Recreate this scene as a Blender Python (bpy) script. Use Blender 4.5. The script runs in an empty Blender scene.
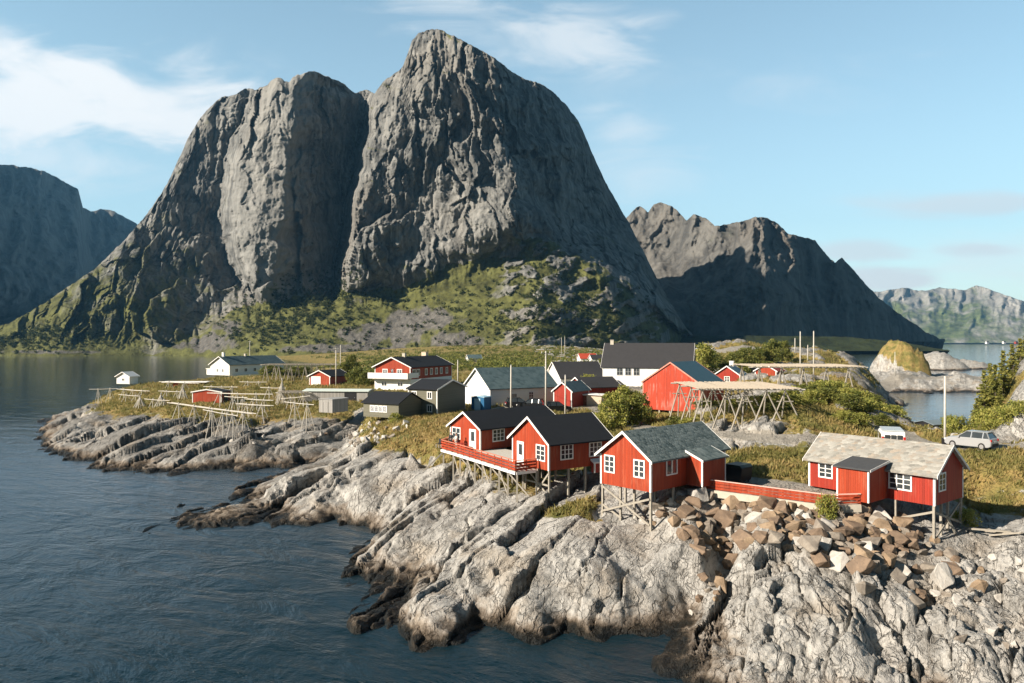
import bpy, bmesh, math, random
import numpy as np
from mathutils import Vector, Matrix
random.seed(7)
R = math.radians
SC = bpy.context.scene
COL = SC.collection

# ------------------------------------------------------------------ camera, world, sun
H, F, CX, CY = 19.0, 740.0, 512.0, 341.5
cam_d = bpy.data.cameras.new('camera')
cam_d.sensor_width = 36.0
cam_d.lens = F / 1024 * 36.0
cam_d.clip_start = 0.5
cam_d.clip_end = 60000
cam = bpy.data.objects.new('camera', cam_d)
COL.objects.link(cam)
cam.location = (0, 0, H)
cam.rotation_euler = (R(90), 0, 0)
SC.camera = cam

SUN_PHI, SUN_EL = 62.0, 28.5          # degrees left of straight behind the camera / above the horizon
sdir = Vector((-math.sin(R(SUN_PHI)) * math.cos(R(SUN_EL)), -math.cos(R(SUN_PHI)) * math.cos(R(SUN_EL)), math.sin(R(SUN_EL))))
sun_d = bpy.data.lights.new('sun', 'SUN')
sun_d.energy = 5.0
sun_d.angle = R(0.53)
sun_d.color = (1.0, 0.88, 0.74)
sun = bpy.data.objects.new('sun', sun_d)
COL.objects.link(sun)
sun.rotation_euler = sdir.to_track_quat('Z', 'Y').to_euler()

SC.view_settings.view_transform = 'Standard'
SC.view_settings.look = 'None'
SC.view_settings.exposure = 1.1
SC.view_settings.gamma = 1.0
SC.cycles.use_denoising = True
SC.cycles.max_bounces = 5
SC.cycles.diffuse_bounces = 2
SC.cycles.glossy_bounces = 2
SC.cycles.transmission_bounces = 2
SC.cycles.transparent_max_bounces = 6
SC.cycles.volume_bounces = 0
SC.cycles.sample_clamp_direct = 2.5
SC.cycles.sample_clamp_indirect = 2.0
SC.cycles.caustics_reflective = False
SC.cycles.caustics_refractive = False


class NT:
    """small helper to wire shader nodes"""
    def __init__(s, tree):
        s.t = tree
        s.n = tree.nodes
        s.l = tree.links

    def new(s, typ, **kw):
        nd = s.n.new(typ)
        for k, v in kw.items():
            setattr(nd, k, v)
        return nd

    def put(s, sock, v):
        if isinstance(v, bpy.types.NodeSocket):
            s.l.new(v, sock)
        elif v is not None:
            if hasattr(sock.default_value, '__len__') and isinstance(v, (tuple, list)) and len(v) == 3 and len(sock.default_value) == 4:
                v = tuple(v) + (1,)
            sock.default_value = v

    def math(s, op, a, b=None, c=None, clamp=False):
        m = s.new('ShaderNodeMath', operation=op, use_clamp=clamp)
        s.put(m.inputs[0], a)
        if b is not None: s.put(m.inputs[1], b)
        if c is not None: s.put(m.inputs[2], c)
        return m.outputs[0]

    def vmath(s, op, a, b=None):
        m = s.new('ShaderNodeVectorMath', operation=op)
        s.put(m.inputs[0], a)
        if b is not None: s.put(m.inputs[1], b)
        return m.outputs[0]

    def mix(s, f, a, b, blend='MIX'):
        m = s.new('ShaderNodeMix', data_type='RGBA', blend_type=blend)
        s.put(m.inputs[0], f); s.put(m.inputs[6], a); s.put(m.inputs[7], b)
        return m.outputs[2]

    def noise(s, vec, scale, detail=4, rough=0.55, dist=0.0):
        m = s.new('ShaderNodeTexNoise')
        if vec is not None: s.l.new(vec, m.inputs['Vector'])
        m.inputs['Scale'].default_value = scale
        m.inputs['Detail'].default_value = detail
        m.inputs['Roughness'].default_value = rough
        m.inputs['Distortion'].default_value = dist
        return m.outputs['Fac']

    def voro(s, vec, scale, feature='F1', out='Distance', rnd=1.0):
        m = s.new('ShaderNodeTexVoronoi', feature=feature)
        if vec is not None: s.l.new(vec, m.inputs['Vector'])
        m.inputs['Scale'].default_value = scale
        m.inputs['Randomness'].default_value = rnd
        return m.outputs[out]

    def ramp(s, f, stops, interp='LINEAR'):
        m = s.new('ShaderNodeValToRGB')
        s.put(m.inputs[0], f)
        cr = m.color_ramp
        cr.interpolation = interp
        while len(cr.elements) < len(stops): cr.elements.new(0.5)
        for e, (p, c) in zip(cr.elements, stops):
            e.position = p
            e.color = (c, c, c, 1) if isinstance(c, (int, float)) else tuple(c) + (1,)
        return m.outputs[0]

    def step(s, x, a, b):
        m = s.new('ShaderNodeMapRange', interpolation_type='SMOOTHSTEP')
        s.put(m.inputs[0], x)
        m.inputs[1].default_value = a
        m.inputs[2].default_value = b
        return m.outputs[0]

    def scale(s, vec, sx, sy, sz, rot=None):
        m = s.new('ShaderNodeMapping')
        s.l.new(vec, m.inputs[0])
        m.inputs['Scale'].default_value = (sx, sy, sz)
        if rot: m.inputs['Rotation'].default_value = rot
        return m.outputs[0]

    def bump(s, h, strength=0.5, dist=0.1, normal=None):
        b = s.new('ShaderNodeBump')
        b.inputs['Strength'].default_value = strength
        b.inputs['Distance'].default_value = dist
        s.l.new(h, b.inputs['Height'])
        if normal is not None: s.l.new(normal, b.inputs['Normal'])
        return b.outputs[0]

    def attr(s, name):
        return s.new('ShaderNodeAttribute', attribute_name=name).outputs['Fac']

    def obj(s):
        return s.new('ShaderNodeTexCoord').outputs['Object']

    def gen_random(s):
        return s.new('ShaderNodeObjectInfo').outputs['Random']

    def pos(s):
        return s.new('ShaderNodeNewGeometry').outputs['Position']


def material(name, rough=0.8, spec=0.3):
    m = bpy.data.materials.new(name)
    m.use_nodes = True
    n = NT(m.node_tree)
    b = m.node_tree.nodes['Principled BSDF']
    b.inputs['Roughness'].default_value = rough
    b.inputs['Specular IOR Level'].default_value = spec
    return m, n, b


# ------------------------------------------------------------------ sky with clouds
W = bpy.data.worlds.new('World')
SC.world = W
W.use_nodes = True
w = NT(W.node_tree)
bg = W.node_tree.nodes['Background']
sky = w.new('ShaderNodeTexSky', sky_type='NISHITA')
sky.sun_disc = False
sky.sun_elevation = R(SUN_EL)
sky.sun_rotation = math.atan2(sdir.x, sdir.y)
sky.air_density = 1.0
sky.dust_density = 1.0
sky.ozone_density = 1.6
sky.altitude = 0
vec = w.new('ShaderNodeTexCoord').outputs['Generated']
sx = w.new('ShaderNodeSeparateXYZ')
w.l.new(vec, sx.inputs[0])
ay = w.math('MAXIMUM', w.math('ABSOLUTE', sx.outputs[1]), 0.08)
az = w.math('DIVIDE', sx.outputs[0], ay)          # tangent of the bearing
al = w.math('DIVIDE', sx.outputs[2], ay)          # tangent of the height
cv = w.new('ShaderNodeCombineXYZ')
w.l.new(az, cv.inputs[0]); w.l.new(al, cv.inputs[1])
P = cv.outputs[0]


def tx(u): return (u - CX) / F
def ty(v): return (CY - v) / F


def cloud_noise(scx, scy, detail, seed, dist):
    return w.noise(w.vmath('ADD', w.scale(P, scx, scy, 1), (seed, seed * 1.7, seed * .3)), 1.0, detail, .58, dist)


N_PUFF = cloud_noise(5, 11, 6, 3.1, .5)
N_WISP = cloud_noise(6, 17, 5, 15.9, .8)
N_FLAT = cloud_noise(5, 26, 3, 4.4, .2)


def cloud(nz, cu, cv_, ru, rv, lo, hi, k):
    dx = w.math('MULTIPLY', w.math('SUBTRACT', az, tx(cu)), F / ru)
    dy = w.math('MULTIPLY', w.math('SUBTRACT', al, ty(cv_)), F / rv)
    g = w.math('POWER', 2.718, w.math('MULTIPLY', w.math('ADD', w.math('MULTIPLY', dx, dx), w.math('MULTIPLY', dy, dy)), -1.0))
    t = w.math('MULTIPLY_ADD', w.math('SUBTRACT', g, 0.5), 0.62, w.math('MULTIPLY_ADD', nz, 1.5, -.25))
    return w.math('MULTIPLY', w.math('MULTIPLY', w.step(t, lo, hi), w.step(g, 0.05, 0.45)), k)


mask = None
for args in ((N_PUFF, 40, 98, 190, 60, .30, .74, .97), (N_PUFF, 160, 108, 110, 48, .34, .80, .92), (N_WISP, 60, 165, 190, 42, .40, 1.1, .5),
             (N_PUFF, -60, 185, 190, 75, .4, 1.0, .7), (N_WISP, 575, 40, 110, 40, .40, 1.05, .6), (N_WISP, 455, 8, 100, 30, .40, 1.05, .55),
             (N_WISP, 625, 128, 60, 26, .40, 1.1, .45), (N_WISP, 640, 175, 90, 38, .40, 1.1, .45), (N_FLAT, 1010, 258, 110, 34, .34, 1.1, .5), (N_WISP, 760, 80, 240, 40, .5, 1.3, .25)):
    c = cloud(*args)
    mask = c if mask is None else w.math('MAXIMUM', mask, c)
gmask = None
for args in ((N_FLAT, 950, 204, 95, 15, .22, .75, .7), (N_FLAT, 850, 252, 60, 14, .26, .85, .7), (N_FLAT, 878, 278, 50, 13, .15, .65, .85), (N_FLAT, 975, 250, 40, 7, .26, .9, .6)):
    c = cloud(*args)
    gmask = c if gmask is None else w.math('MAXIMUM', gmask, c)
# thin overcast veil low over the horizon
veil = w.math('MULTIPLY', w.math('POWER', 2.718, w.math('MULTIPLY', w.math('ABSOLUTE', al), -3.2)), 0.58)
SKY_K = 0.094
skyc = w.mix(1.0, sky.outputs[0], (SKY_K * 1.04, SKY_K * 1.12, SKY_K * .94), 'MULTIPLY')
skyc = w.mix(w.math('MINIMUM', veil, 1.0), skyc, (0.375, 0.475, 0.54))
skyc = w.mix(mask, skyc, (0.50, 0.50, 0.495))
skyc = w.mix(gmask, skyc, (0.42, 0.435, 0.44))
# sky dimmed overhead and behind the camera to cut fill and deepen shadows
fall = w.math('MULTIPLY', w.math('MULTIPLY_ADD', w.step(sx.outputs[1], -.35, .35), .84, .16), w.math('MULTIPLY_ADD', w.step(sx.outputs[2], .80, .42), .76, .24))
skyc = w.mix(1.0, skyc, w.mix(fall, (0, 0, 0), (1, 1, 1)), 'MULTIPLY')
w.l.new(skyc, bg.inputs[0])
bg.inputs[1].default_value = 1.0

# ------------------------------------------------------------------ numpy noise


def _hash(ix, iy, seed):
    with np.errstate(over='ignore'):
        h = ix.astype(np.uint32) * np.uint32(374761393) + iy.astype(np.uint32) * np.uint32(668265263) + np.uint32(seed * 1442695 + 12345)
        h = (h ^ (h >> np.uint32(13))) * np.uint32(1274126177)
        h = h ^ (h >> np.uint32(16))
        h = h * np.uint32(2246822519)
        h = h ^ (h >> np.uint32(15))
    return h


def rnd2(ix, iy, seed): return _hash(ix, iy, seed).astype(np.float64) / 4294967295.0


def gn(x, y, seed=0):
    xi = np.floor(x); yi = np.floor(y)
    fx = x - xi; fy = y - yi
    xi = xi.astype(np.int64); yi = yi.astype(np.int64)
    ux = fx * fx * fx * (fx * (fx * 6 - 15) + 10); uy = fy * fy * fy * (fy * (fy * 6 - 15) + 10)

    def g(dx, dy):
        a = rnd2(xi + dx, yi + dy, seed) * 6.2831853
        return np.cos(a) * (fx - dx) + np.sin(a) * (fy - dy)
    a = g(0, 0); b = g(1, 0); c = g(0, 1); d = g(1, 1)
    return ((a + (b - a) * ux) + ((c + (d - c) * ux) - (a + (b - a) * ux)) * uy) * 1.5


def fbm(x, y, o=4, seed=0, gain=.5, lac=2.03):
    s = 0; a = 1; t = 0
    for i in range(o):
        s = s + a * gn(x, y, seed + i * 17); t += a
        x = x * lac + 3.7; y = y * lac - 1.9; a *= gain
    return s / t * 1.3


def ridged(x, y, o=4, seed=0, gain=.5):
    s = 0; a = 1; t = 0
    for i in range(o):
        s = s + a * (1 - 2 * np.abs(gn(x, y, seed + i * 31))); t += a
        x = x * 2.07 + 5.1; y = y * 2.07 + 2.3; a *= gain
    return s / t


def voro2(x, y, seed=0):
    xi = np.floor(x).astype(np.int64); yi = np.floor(y).astype(np.int64)
    f1 = np.full(x.shape, 9.); f2 = np.full(x.shape, 9.); cid = np.zeros(x.shape)
    for dx in (-1, 0, 1):
        for dy in (-1, 0, 1):
            cx = xi + dx; cy = yi + dy
            px = cx + rnd2(cx, cy, seed); py = cy + rnd2(cx, cy, seed + 5)
            d = np.hypot(x - px, y - py)
            cl = d < f1
            f2 = np.where(cl, f1, np.minimum(f2, d))
            cid = np.where(cl, rnd2(cx, cy, seed + 9), cid)
            f1 = np.where(cl, d, f1)
    return f1, f2, cid


def facet(x, y, seed, tilt=1.0):
    """angular blocks: every cell a flat facet with its own height and tilt; also the distance to the cell border"""
    xi = np.floor(x).astype(np.int64); yi = np.floor(y).astype(np.int64)
    f1 = np.full(x.shape, 9.); f2 = np.full(x.shape, 9.); h = np.zeros(x.shape)
    for dx in (-1, 0, 1):
        for dy in (-1, 0, 1):
            cx = xi + dx; cy = yi + dy
            ox = x - cx - rnd2(cx, cy, seed); oy = y - cy - rnd2(cx, cy, seed + 5)
            d = np.hypot(ox, oy)
            cl = d < f1
            f2 = np.where(cl, f1, np.minimum(f2, d))
            a = rnd2(cx, cy, seed + 21) * 6.2832
            pl = rnd2(cx, cy, seed + 9) - .5 + tilt * (ox * np.cos(a) + oy * np.sin(a))
            h = np.where(cl, pl, h)
            f1 = np.where(cl, d, f1)
    return h, f2 - f1


def sst(x, a, b):
    t = np.clip((x - a) / (b - a), 0, 1)
    return t * t * (3 - 2 * t)


# ------------------------------------------------------------------ mesh helpers
def tag(o, label=None, cat=None, group=None, kind=None):
    if label: o['label'] = label
    if cat: o['category'] = cat
    if group: o['group'] = group
    if kind: o['kind'] = kind
    return o


def grid_mesh(name, X, Y, Z, mat, attrs=None, smooth=True):
    nr, nc = X.shape
    me = bpy.data.meshes.new(name)
    n = nr * nc
    co = np.stack([X.ravel(), Y.ravel(), Z.ravel()], 1).astype(np.float32)
    i = np.arange(n).reshape(nr, nc)
    q = np.stack([i[:-1, :-1], i[:-1, 1:], i[1:, 1:], i[1:, :-1]], -1).reshape(-1, 4).astype(np.int32)
    me.vertices.add(n)
    me.vertices.foreach_set('co', co.ravel())
    me.loops.add(q.size)
    me.loops.foreach_set('vertex_index', q.ravel())
    me.polygons.add(len(q))
    me.polygons.foreach_set('loop_start', np.arange(0, q.size, 4, dtype=np.int32))
    me.polygons.foreach_set('use_smooth', np.full(len(q), smooth))
    me.update(calc_edges=True)
    for k, v in (attrs or {}).items():
        a = me.attributes.new(k, 'FLOAT', 'POINT')
        a.data.foreach_set('value', v.ravel().astype(np.float32))
    me.materials.append(mat)
    o = bpy.data.objects.new(name, me)
    COL.objects.link(o)
    return o


def poly_mesh(name, V, faces_n, idx, mat, attrs=None, smooth=False):
    """V (n,3); idx (m,faces_n) uniform polygons"""
    me = bpy.data.meshes.new(name)
    me.vertices.add(len(V))
    me.vertices.foreach_set('co', np.asarray(V, np.float32).ravel())
    idx = np.asarray(idx, np.int32)
    me.loops.add(idx.size)
    me.loops.foreach_set('vertex_index', idx.ravel())
    me.polygons.add(len(idx))
    me.polygons.foreach_set('loop_start', np.arange(0, idx.size, faces_n, dtype=np.int32))
    me.polygons.foreach_set('use_smooth', np.full(len(idx), smooth))
    me.update(calc_edges=True)
    for k, v in (attrs or {}).items():
        a = me.attributes.new(k, 'FLOAT', 'POINT')
        a.data.foreach_set('value', np.asarray(v, np.float32).ravel())
    me.materials.append(mat)
    return me


def link(name, me, parent=None):
    o = bpy.data.objects.new(name, me)
    COL.objects.link(o)
    if parent is not None: o.parent = parent
    return o


# ------------------------------------------------------------------ setting materials
def mat_shore():
    m, n, b = material('shore rock and turf', .85, .25)
    p = n.pos()
    sp = n.new('ShaderNodeSeparateXYZ'); n.l.new(p, sp.inputs[0])
    z = sp.outputs[2]
    rot = n.scale(p, 1, 1, 1, (0, 0, R(25)))
    n1 = n.noise(n.scale(rot, .9, .25, 1.2), 1.0, 6, .6)
    n2 = n.noise(p, 3.2, 5, .65)
    n3 = n.noise(p, .22, 4, .5)
    n4 = n.noise(p, 11, 3, .6)
    rock = n.ramp(n1, [(.22, (.20, .194, .18)), (.42, (.37, .36, .335)), (.6, (.50, .487, .455)), (.8, (.60, .585, .55))])
    rock = n.mix(n.math('MULTIPLY', n.step(n2, .48, .75), .7), rock, (.20, .19, .175))
    rock = n.mix(n.math('MULTIPLY', n.attr('lichen'), .75), rock, (.15, .145, .135))  # rock colour darker at middle distance, in broad patches
    rock = n.mix(n.math('MULTIPLY', n.step(n4, .5, .75), .5), rock, (.46, .43, .39))
    rock = n.mix(n.math('MULTIPLY', n.step(n3, .50, .68), .4), rock, (.34, .26, .17))        # iron staining
    lich = n.math('MULTIPLY', n.math('MAXIMUM', n.step(n.noise(p, 1.7, 5, .7), .56, .72), n.step(n.noise(n.scale(rot, .9, .3, .9), .55, 6, .7), .52, .68)), .52)
    rock = n.mix(lich, rock, (.10, .095, .085))
    # joints and weathered cracks
    wn = n.new('ShaderNodeTexNoise'); n.l.new(p, wn.inputs['Vector']); wn.inputs['Scale'].default_value = .8; wn.inputs['Detail'].default_value = 5
    wrp = n.new('ShaderNodeVectorMath', operation='MULTIPLY_ADD'); n.l.new(wn.outputs['Color'], wrp.inputs[0]); wrp.inputs[1].default_value = (1.5, 1.5, 1.5); n.l.new(rot, wrp.inputs[2])
    c1 = n.voro(n.scale(wrp.outputs[0], 1.15, .16, .5), 1.0, 'DISTANCE_TO_EDGE')
    c2 = n.voro(n.scale(wrp.outputs[0], 3.4, .8, 2.0), 1.0, 'DISTANCE_TO_EDGE')
    crack = n.math('MAXIMUM', n.math('MULTIPLY', n.step(c1, .045, .0), n.step(n.noise(p, .9, 3, .6), .38, .55)), n.math('MULTIPLY', n.step(c2, .07, .0), n.math('MULTIPLY', n.step(n.noise(p, .6, 3, .6), .45, .62), .8)))
    rock = n.mix(n.math('MULTIPLY', crack, .5), rock, (.10, .092, .08))
    # tidal zone
    tz = n.math('ADD', z, n.math('MULTIPLY', n.math('SUBTRACT', n.noise(p, .5, 5, .65), .5), 2.6))
    tidal = n.ramp(n.math('DIVIDE', tz, 2.2), [(.0, (.008, .010, .010)), (.18, (.026, .022, .016)), (.34, (.10, .065, .035)), (.6, (.28, .19, .11))])
    rock = n.mix(n.step(tz, 1.55, .35), rock, tidal)
    # turf
    g1 = n.noise(p, .35, 4, .6)
    g2 = n.noise(p, 4.0, 4, .7)
    turf = n.ramp(g1, [(.3, (.10, .105, .028)), (.45, (.22, .19, .06)), (.6, (.34, .24, .09)), (.75, (.15, .145, .042))])
    turf = n.mix(n.math('MULTIPLY', n.step(g2, .45, .75), .5), turf, (.05, .06, .016))
    ga = n.math('ADD', n.attr('grass'), n.math('MULTIPLY', n.math('SUBTRACT', n.noise(p, 1.3, 5, .65), .5), .55))
    gm = n.step(ga, .46, .56)
    c = n.mix(gm, rock, turf)
    rd = n.attr('road')
    rn = n.noise(p, 1.2, 5, .65)
    roadc = n.ramp(rn, [(.3, (.26, .24, .205)), (.7, (.40, .37, .32))])
    c = n.mix(n.step(n.math('ADD', rd, n.math('MULTIPLY', n.math('SUBTRACT', rn, .5), .5)), .4, .6), c, roadc)
    c = n.mix(n.step(z, .05, -.5), c, (.007, .018, .017))
    n.l.new(c, b.inputs['Base Color'])
    wet = n.step(tz, 1.0, .2)
    n.l.new(n.math('SUBTRACT', .88, n.math('MULTIPLY', wet, .45)), b.inputs['Roughness'])
    h = n.math('ADD', n.math('MULTIPLY', n.noise(n.scale(rot, 3, 1.1, 3), 1.6, 6, .7), 1.0), n.math('MULTIPLY', n2, .5))
    h = n.math('SUBTRACT', h, n.math('MULTIPLY', crack, .8))
    n.l.new(n.bump(h, 1.0, .22), b.inputs['Normal'])
    return m


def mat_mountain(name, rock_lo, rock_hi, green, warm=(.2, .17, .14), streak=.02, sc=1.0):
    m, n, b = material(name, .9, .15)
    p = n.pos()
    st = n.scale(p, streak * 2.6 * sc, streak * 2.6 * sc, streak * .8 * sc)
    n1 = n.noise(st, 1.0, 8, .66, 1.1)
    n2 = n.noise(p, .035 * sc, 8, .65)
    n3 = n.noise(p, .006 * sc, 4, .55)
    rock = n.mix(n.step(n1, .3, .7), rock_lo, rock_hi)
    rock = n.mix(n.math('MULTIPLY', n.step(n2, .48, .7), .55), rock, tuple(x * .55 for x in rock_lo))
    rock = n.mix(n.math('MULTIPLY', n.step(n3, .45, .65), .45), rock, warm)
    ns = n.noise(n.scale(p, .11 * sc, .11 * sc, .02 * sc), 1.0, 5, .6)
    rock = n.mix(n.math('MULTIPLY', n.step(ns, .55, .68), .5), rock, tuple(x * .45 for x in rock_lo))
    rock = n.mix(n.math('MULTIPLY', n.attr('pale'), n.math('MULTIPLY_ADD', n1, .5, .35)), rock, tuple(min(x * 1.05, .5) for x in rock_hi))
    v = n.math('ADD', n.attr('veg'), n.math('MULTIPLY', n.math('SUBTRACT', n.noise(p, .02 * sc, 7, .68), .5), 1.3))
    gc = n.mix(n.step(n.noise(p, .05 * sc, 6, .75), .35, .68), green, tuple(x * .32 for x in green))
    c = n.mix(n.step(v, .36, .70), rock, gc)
    sc_ = n.attr('scree')
    scn = n.noise(p, .16 * sc, 6, .8)
    scree = n.ramp(scn, [(.3, (.035, .033, .03)), (.55, (.12, .115, .105)), (.75, (.22, .21, .19))])
    c = n.mix(n.step(n.math('ADD', sc_, n.math('MULTIPLY', n.math('SUBTRACT', n2, .5), .9)), .4, .6), c, scree)
    n.l.new(c, b.inputs['Base Color'])
    h = n.math('ADD', n.math('MULTIPLY', n1, .55), n.math('MULTIPLY', n2, .9))
    n.l.new(n.bump(h, .8, 7.0 / sc), b.inputs['Normal'])
    return m


def mat_sea():
    m = bpy.data.materials.new('sea water')
    m.use_nodes = True
    n = NT(m.node_tree)
    m.node_tree.nodes.clear()
    out = n.new('ShaderNodeOutputMaterial')
    p = n.pos()
    r = n.scale(p, 1, 1, 1, (0, 0, R(28)))
    w1 = n.noise(n.scale(r, .50, 1.0, 1), .30, 5, .6, .5)
    w2 = n.noise(n.scale(r, .7, 1.3, 1), 1.3, 4, .6, .4)
    w0 = n.noise(n.scale(r, .35, .7, 1), .055, 4, .55, .8)
    h = n.math('ADD', n.math('MULTIPLY', w1, 1.0), n.math('MULTIPLY', w2, .11))
    h = n.math('ADD', h, n.math('MULTIPLY', w0, 1.1))
    cd = n.new('ShaderNodeCameraData')
    g = n.new('ShaderNodeBsdfGlossy')
    lane = n.noise(n.scale(r, .004, .02, 1), 1.0, 4, .55, .6)
    spz = n.new('ShaderNodeSeparateXYZ'); n.l.new(p, spz.inputs[0])
    bmp = n.bump(h, 1.0, 1.15)
    calm = n.math('MULTIPLY_ADD', n.step(spz.outputs[1], 210, 60), .80, .20)
    n.l.new(calm, bmp.node.inputs['Strength'])
    n.l.new(n.math('MULTIPLY_ADD', calm, n.math('MULTIPLY_ADD', lane, .10, .22), .02), g.inputs['Roughness'])
    lane = n.noise(n.scale(r, .004, .02, 1), 1.0, 4, .55, .6)
    g.inputs['Color'].default_value = (.95, .97, 1, 1)
    n.l.new(bmp, g.inputs['Normal'])
    d = n.new('ShaderNodeBsdfDiffuse')
    d.inputs['Color'].default_value = (.007, .038, .056, 1)
    t = n.new('ShaderNodeBsdfTransparent')
    t.inputs['Color'].default_value = (.30, .52, .50, 1)
    body = n.new('ShaderNodeMixShader')
    body.inputs[0].default_value = .55
    n.l.new(d.outputs[0], body.inputs[1]); n.l.new(t.outputs[0], body.inputs[2])
    fr = n.new('ShaderNodeFresnel')
    fr.inputs['IOR'].default_value = 1.33
    bm2 = n.bump(h, .35, 1.6)
    n.l.new(n.math('MULTIPLY', calm, .38), bm2.node.inputs['Strength'])
    n.l.new(bm2, fr.inputs['Normal'])
    mx = n.new('ShaderNodeMixShader')
    n.l.new(n.math('MULTIPLY', fr.outputs[0], 1.2, None, True), mx.inputs[0])
    n.l.new(body.outputs[0], mx.inputs[1]); n.l.new(g.outputs[0], mx.inputs[2])
    n.l.new(mx.outputs[0], out.inputs[0])
    return m


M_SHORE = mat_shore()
M_MTN = mat_mountain('mountain granite', (.068, .071, .070), (.27, .268, .25), (.125, .13, .042), (.21, .19, .16))
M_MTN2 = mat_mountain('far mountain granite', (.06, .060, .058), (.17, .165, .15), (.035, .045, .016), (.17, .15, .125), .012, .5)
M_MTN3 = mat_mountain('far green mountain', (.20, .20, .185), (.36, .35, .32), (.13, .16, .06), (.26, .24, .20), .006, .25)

# ------------------------------------------------------------------ sea
def sea():
    me = poly_mesh('sea', [(-8900, -8900, 0), (8900, -8900, 0), (8900, 8900, 0), (-8900, 8900, 0)], 4, [(0, 1, 2, 3)], mat_sea())
    tag(link('sea', me), kind='structure')
    bed, n, b = material('sea bed', 1, 0)
    b.inputs['Base Color'].default_value = (.003, .008, .009, 1)
    me = poly_mesh('sea_bed', [(-8900, -8900, -7), (8900, -8900, -7), (8900, 8900, -7), (-8900, 8900, -7)], 4, [(0, 1, 2, 3)], bed)
    tag(link('sea_bed', me), kind='structure')


sea()

# ------------------------------------------------------------------ shore terrain
# (pixel column, pixel row, height, turf 0..1): measured points of the visible ground; distance follows from the height
CP = []
YP = []           # (pixel column, distance, height, turf)


def cp(g, *pts):
    for u, v, z in pts:
        Y = F * (H - z) / (v - CY)
        CP.append(((u - CX) / F * Y, Y, z, g))


def yp(g, *pts):
    for u, Y, z in pts:
        CP.append(((u - CX) / F * Y, Y, z, g))


# open water in front and at the left
cp(0, *[(u, 700, -3.5) for u in range(-60, 660, 90)])
cp(0, *[(u, 640, -3.5) for u in range(-60, 330, 80)])
cp(0, *[(u, 580, -3.5) for u in range(-60, 310, 75)], (330, 600, -3))
cp(0, *[(u, 540, -3.5) for u in (-60, 0, 60, 110)], *[(u, 505, -3) for u in (-60, 0, 60, 110, 150)])
cp(0, (-60, 470, -3), (0, 470, -3), (-60, 430, -3), (-10, 430, -3), (10, 445, -2), (160, 492, -2), (210, 487, -1.6))
# waterlines
WL = [(38, 429), (44, 424), (33, 448), (60, 457), (89, 468), (114, 473.5), (162, 476), (193, 472), (228, 471), (260, 468),
      (146.5, 533), (178, 506), (222, 503), (245, 488), (262, 472), (195, 532), (231, 530), (257, 530), (306, 527), (337, 522),
      (361, 527), (336, 567), (345, 590), (372, 598), (345, 624), (360, 641), (405, 648), (468, 643), (538, 645), (579, 640), (630, 636),
      (651, 661), (677, 678)]
cp(0, *[(u, v, 0) for u, v in WL])
cp(0, (300, 545, -1.2), (350, 545, -1), (330, 640, -2), (380, 665, -1.5), (470, 665, -1.5), (560, 665, -1.2), (620, 655, -.9), (640, 690, -.8))
# foreground rock
cp(0, (380, 500, 2.2), (410, 487, 3.6), (440, 478, 4.3), (475, 490, 4.6), (501, 508, 3.9), (518, 507, 4.1), (550, 498, 4.8),
   (564, 491, 5.1), (601, 511, 4.9), (620, 520, 4.5), (650, 537, 3.8), (663, 514, 5.2),
   (565, 528, 4.2), (600, 545, 3.6), (480, 540, 3.0), (520, 525, 3.7), (440, 585, 1.7), (520, 590, 2.6), (580, 580, 2.9), (640, 568, 2.7),
   (600, 618, 1.2), (655, 595, 1.8), (690, 572, 2.7), (400, 527, 2.9), (420, 510, 3.6), (360, 556, .9), (395, 566, 1.1), (450, 555, 2.4), (430, 545, 2.2),
   (400, 620, .9), (460, 622, 1.0), (540, 622, 1.1), (560, 555, 3.6), (620, 600, 2.0), (420, 560, 1.2), (405, 585, .6))
cp(.75, (590, 505, 5.2), (575, 515, 4.7), (555, 512, 4.5))
cp(.9, (432, 470, 4.6))
cp(.35, (620, 530, 4.0))
cp(.62, (545, 508, 4.4), (600, 520, 4.6), (575, 503, 5.0), (535, 497, 4.6))
cp(.58, (470, 487, 4.8), (495, 498, 4.4), (515, 503, 4.3), (560, 520, 4.3))
# gully between the two foreground rocks
cp(0, (352, 616, .7), (375, 628, .9), (420, 636, .7), (660, 655, .6), (680, 664, .9), (700, 680, .7))
cp(0, (665, 632, .1), (690, 612, .25), (715, 590, 1.0), (728, 570, 1.9), (735, 553, 3.2))
# right hand rock
cp(0, (735, 575, 3.6), (760, 560, 4.4), (720, 630, 1.8), (760, 640, 2.2), (800, 600, 3.6), (700, 660, .8), (780, 580, 4.2), (840, 600, 3.7), (850, 640, 2.6),
   (900, 620, 2.9), (950, 650, 2.3), (1000, 640, 2.8), (900, 680, 1.3), (1000, 690, 1.6), (760, 690, .9), (830, 690, 1.0), (1060, 600, 4.0), (1060, 680, 2.0),
   (860, 570, 4.1), (900, 585, 3.4), (945, 590, 3.2), (985, 585, 3.6), (880, 655, 1.2), (940, 690, .8), (930, 610, 2.3), (1000, 600, 3.0), (800, 730, -.5), (920, 730, -.3), (1040, 740, 0), (700, 720, -1.2))
# boulder slope below the deck
cp(0, (700, 500, 6.1), (760, 507, 6.0), (820, 514, 5.8), (690, 530, 4.7), (655, 508, 5.7), (760, 530, 5.4), (830, 535, 5.3), (870, 520, 5.6), (906, 525, 4.9), (933, 547, 3.8), (959, 526, 4.6),
   (870, 555, 4.3), (920, 565, 3.6), (780, 550, 4.6), (700, 550, 4.0))
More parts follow.
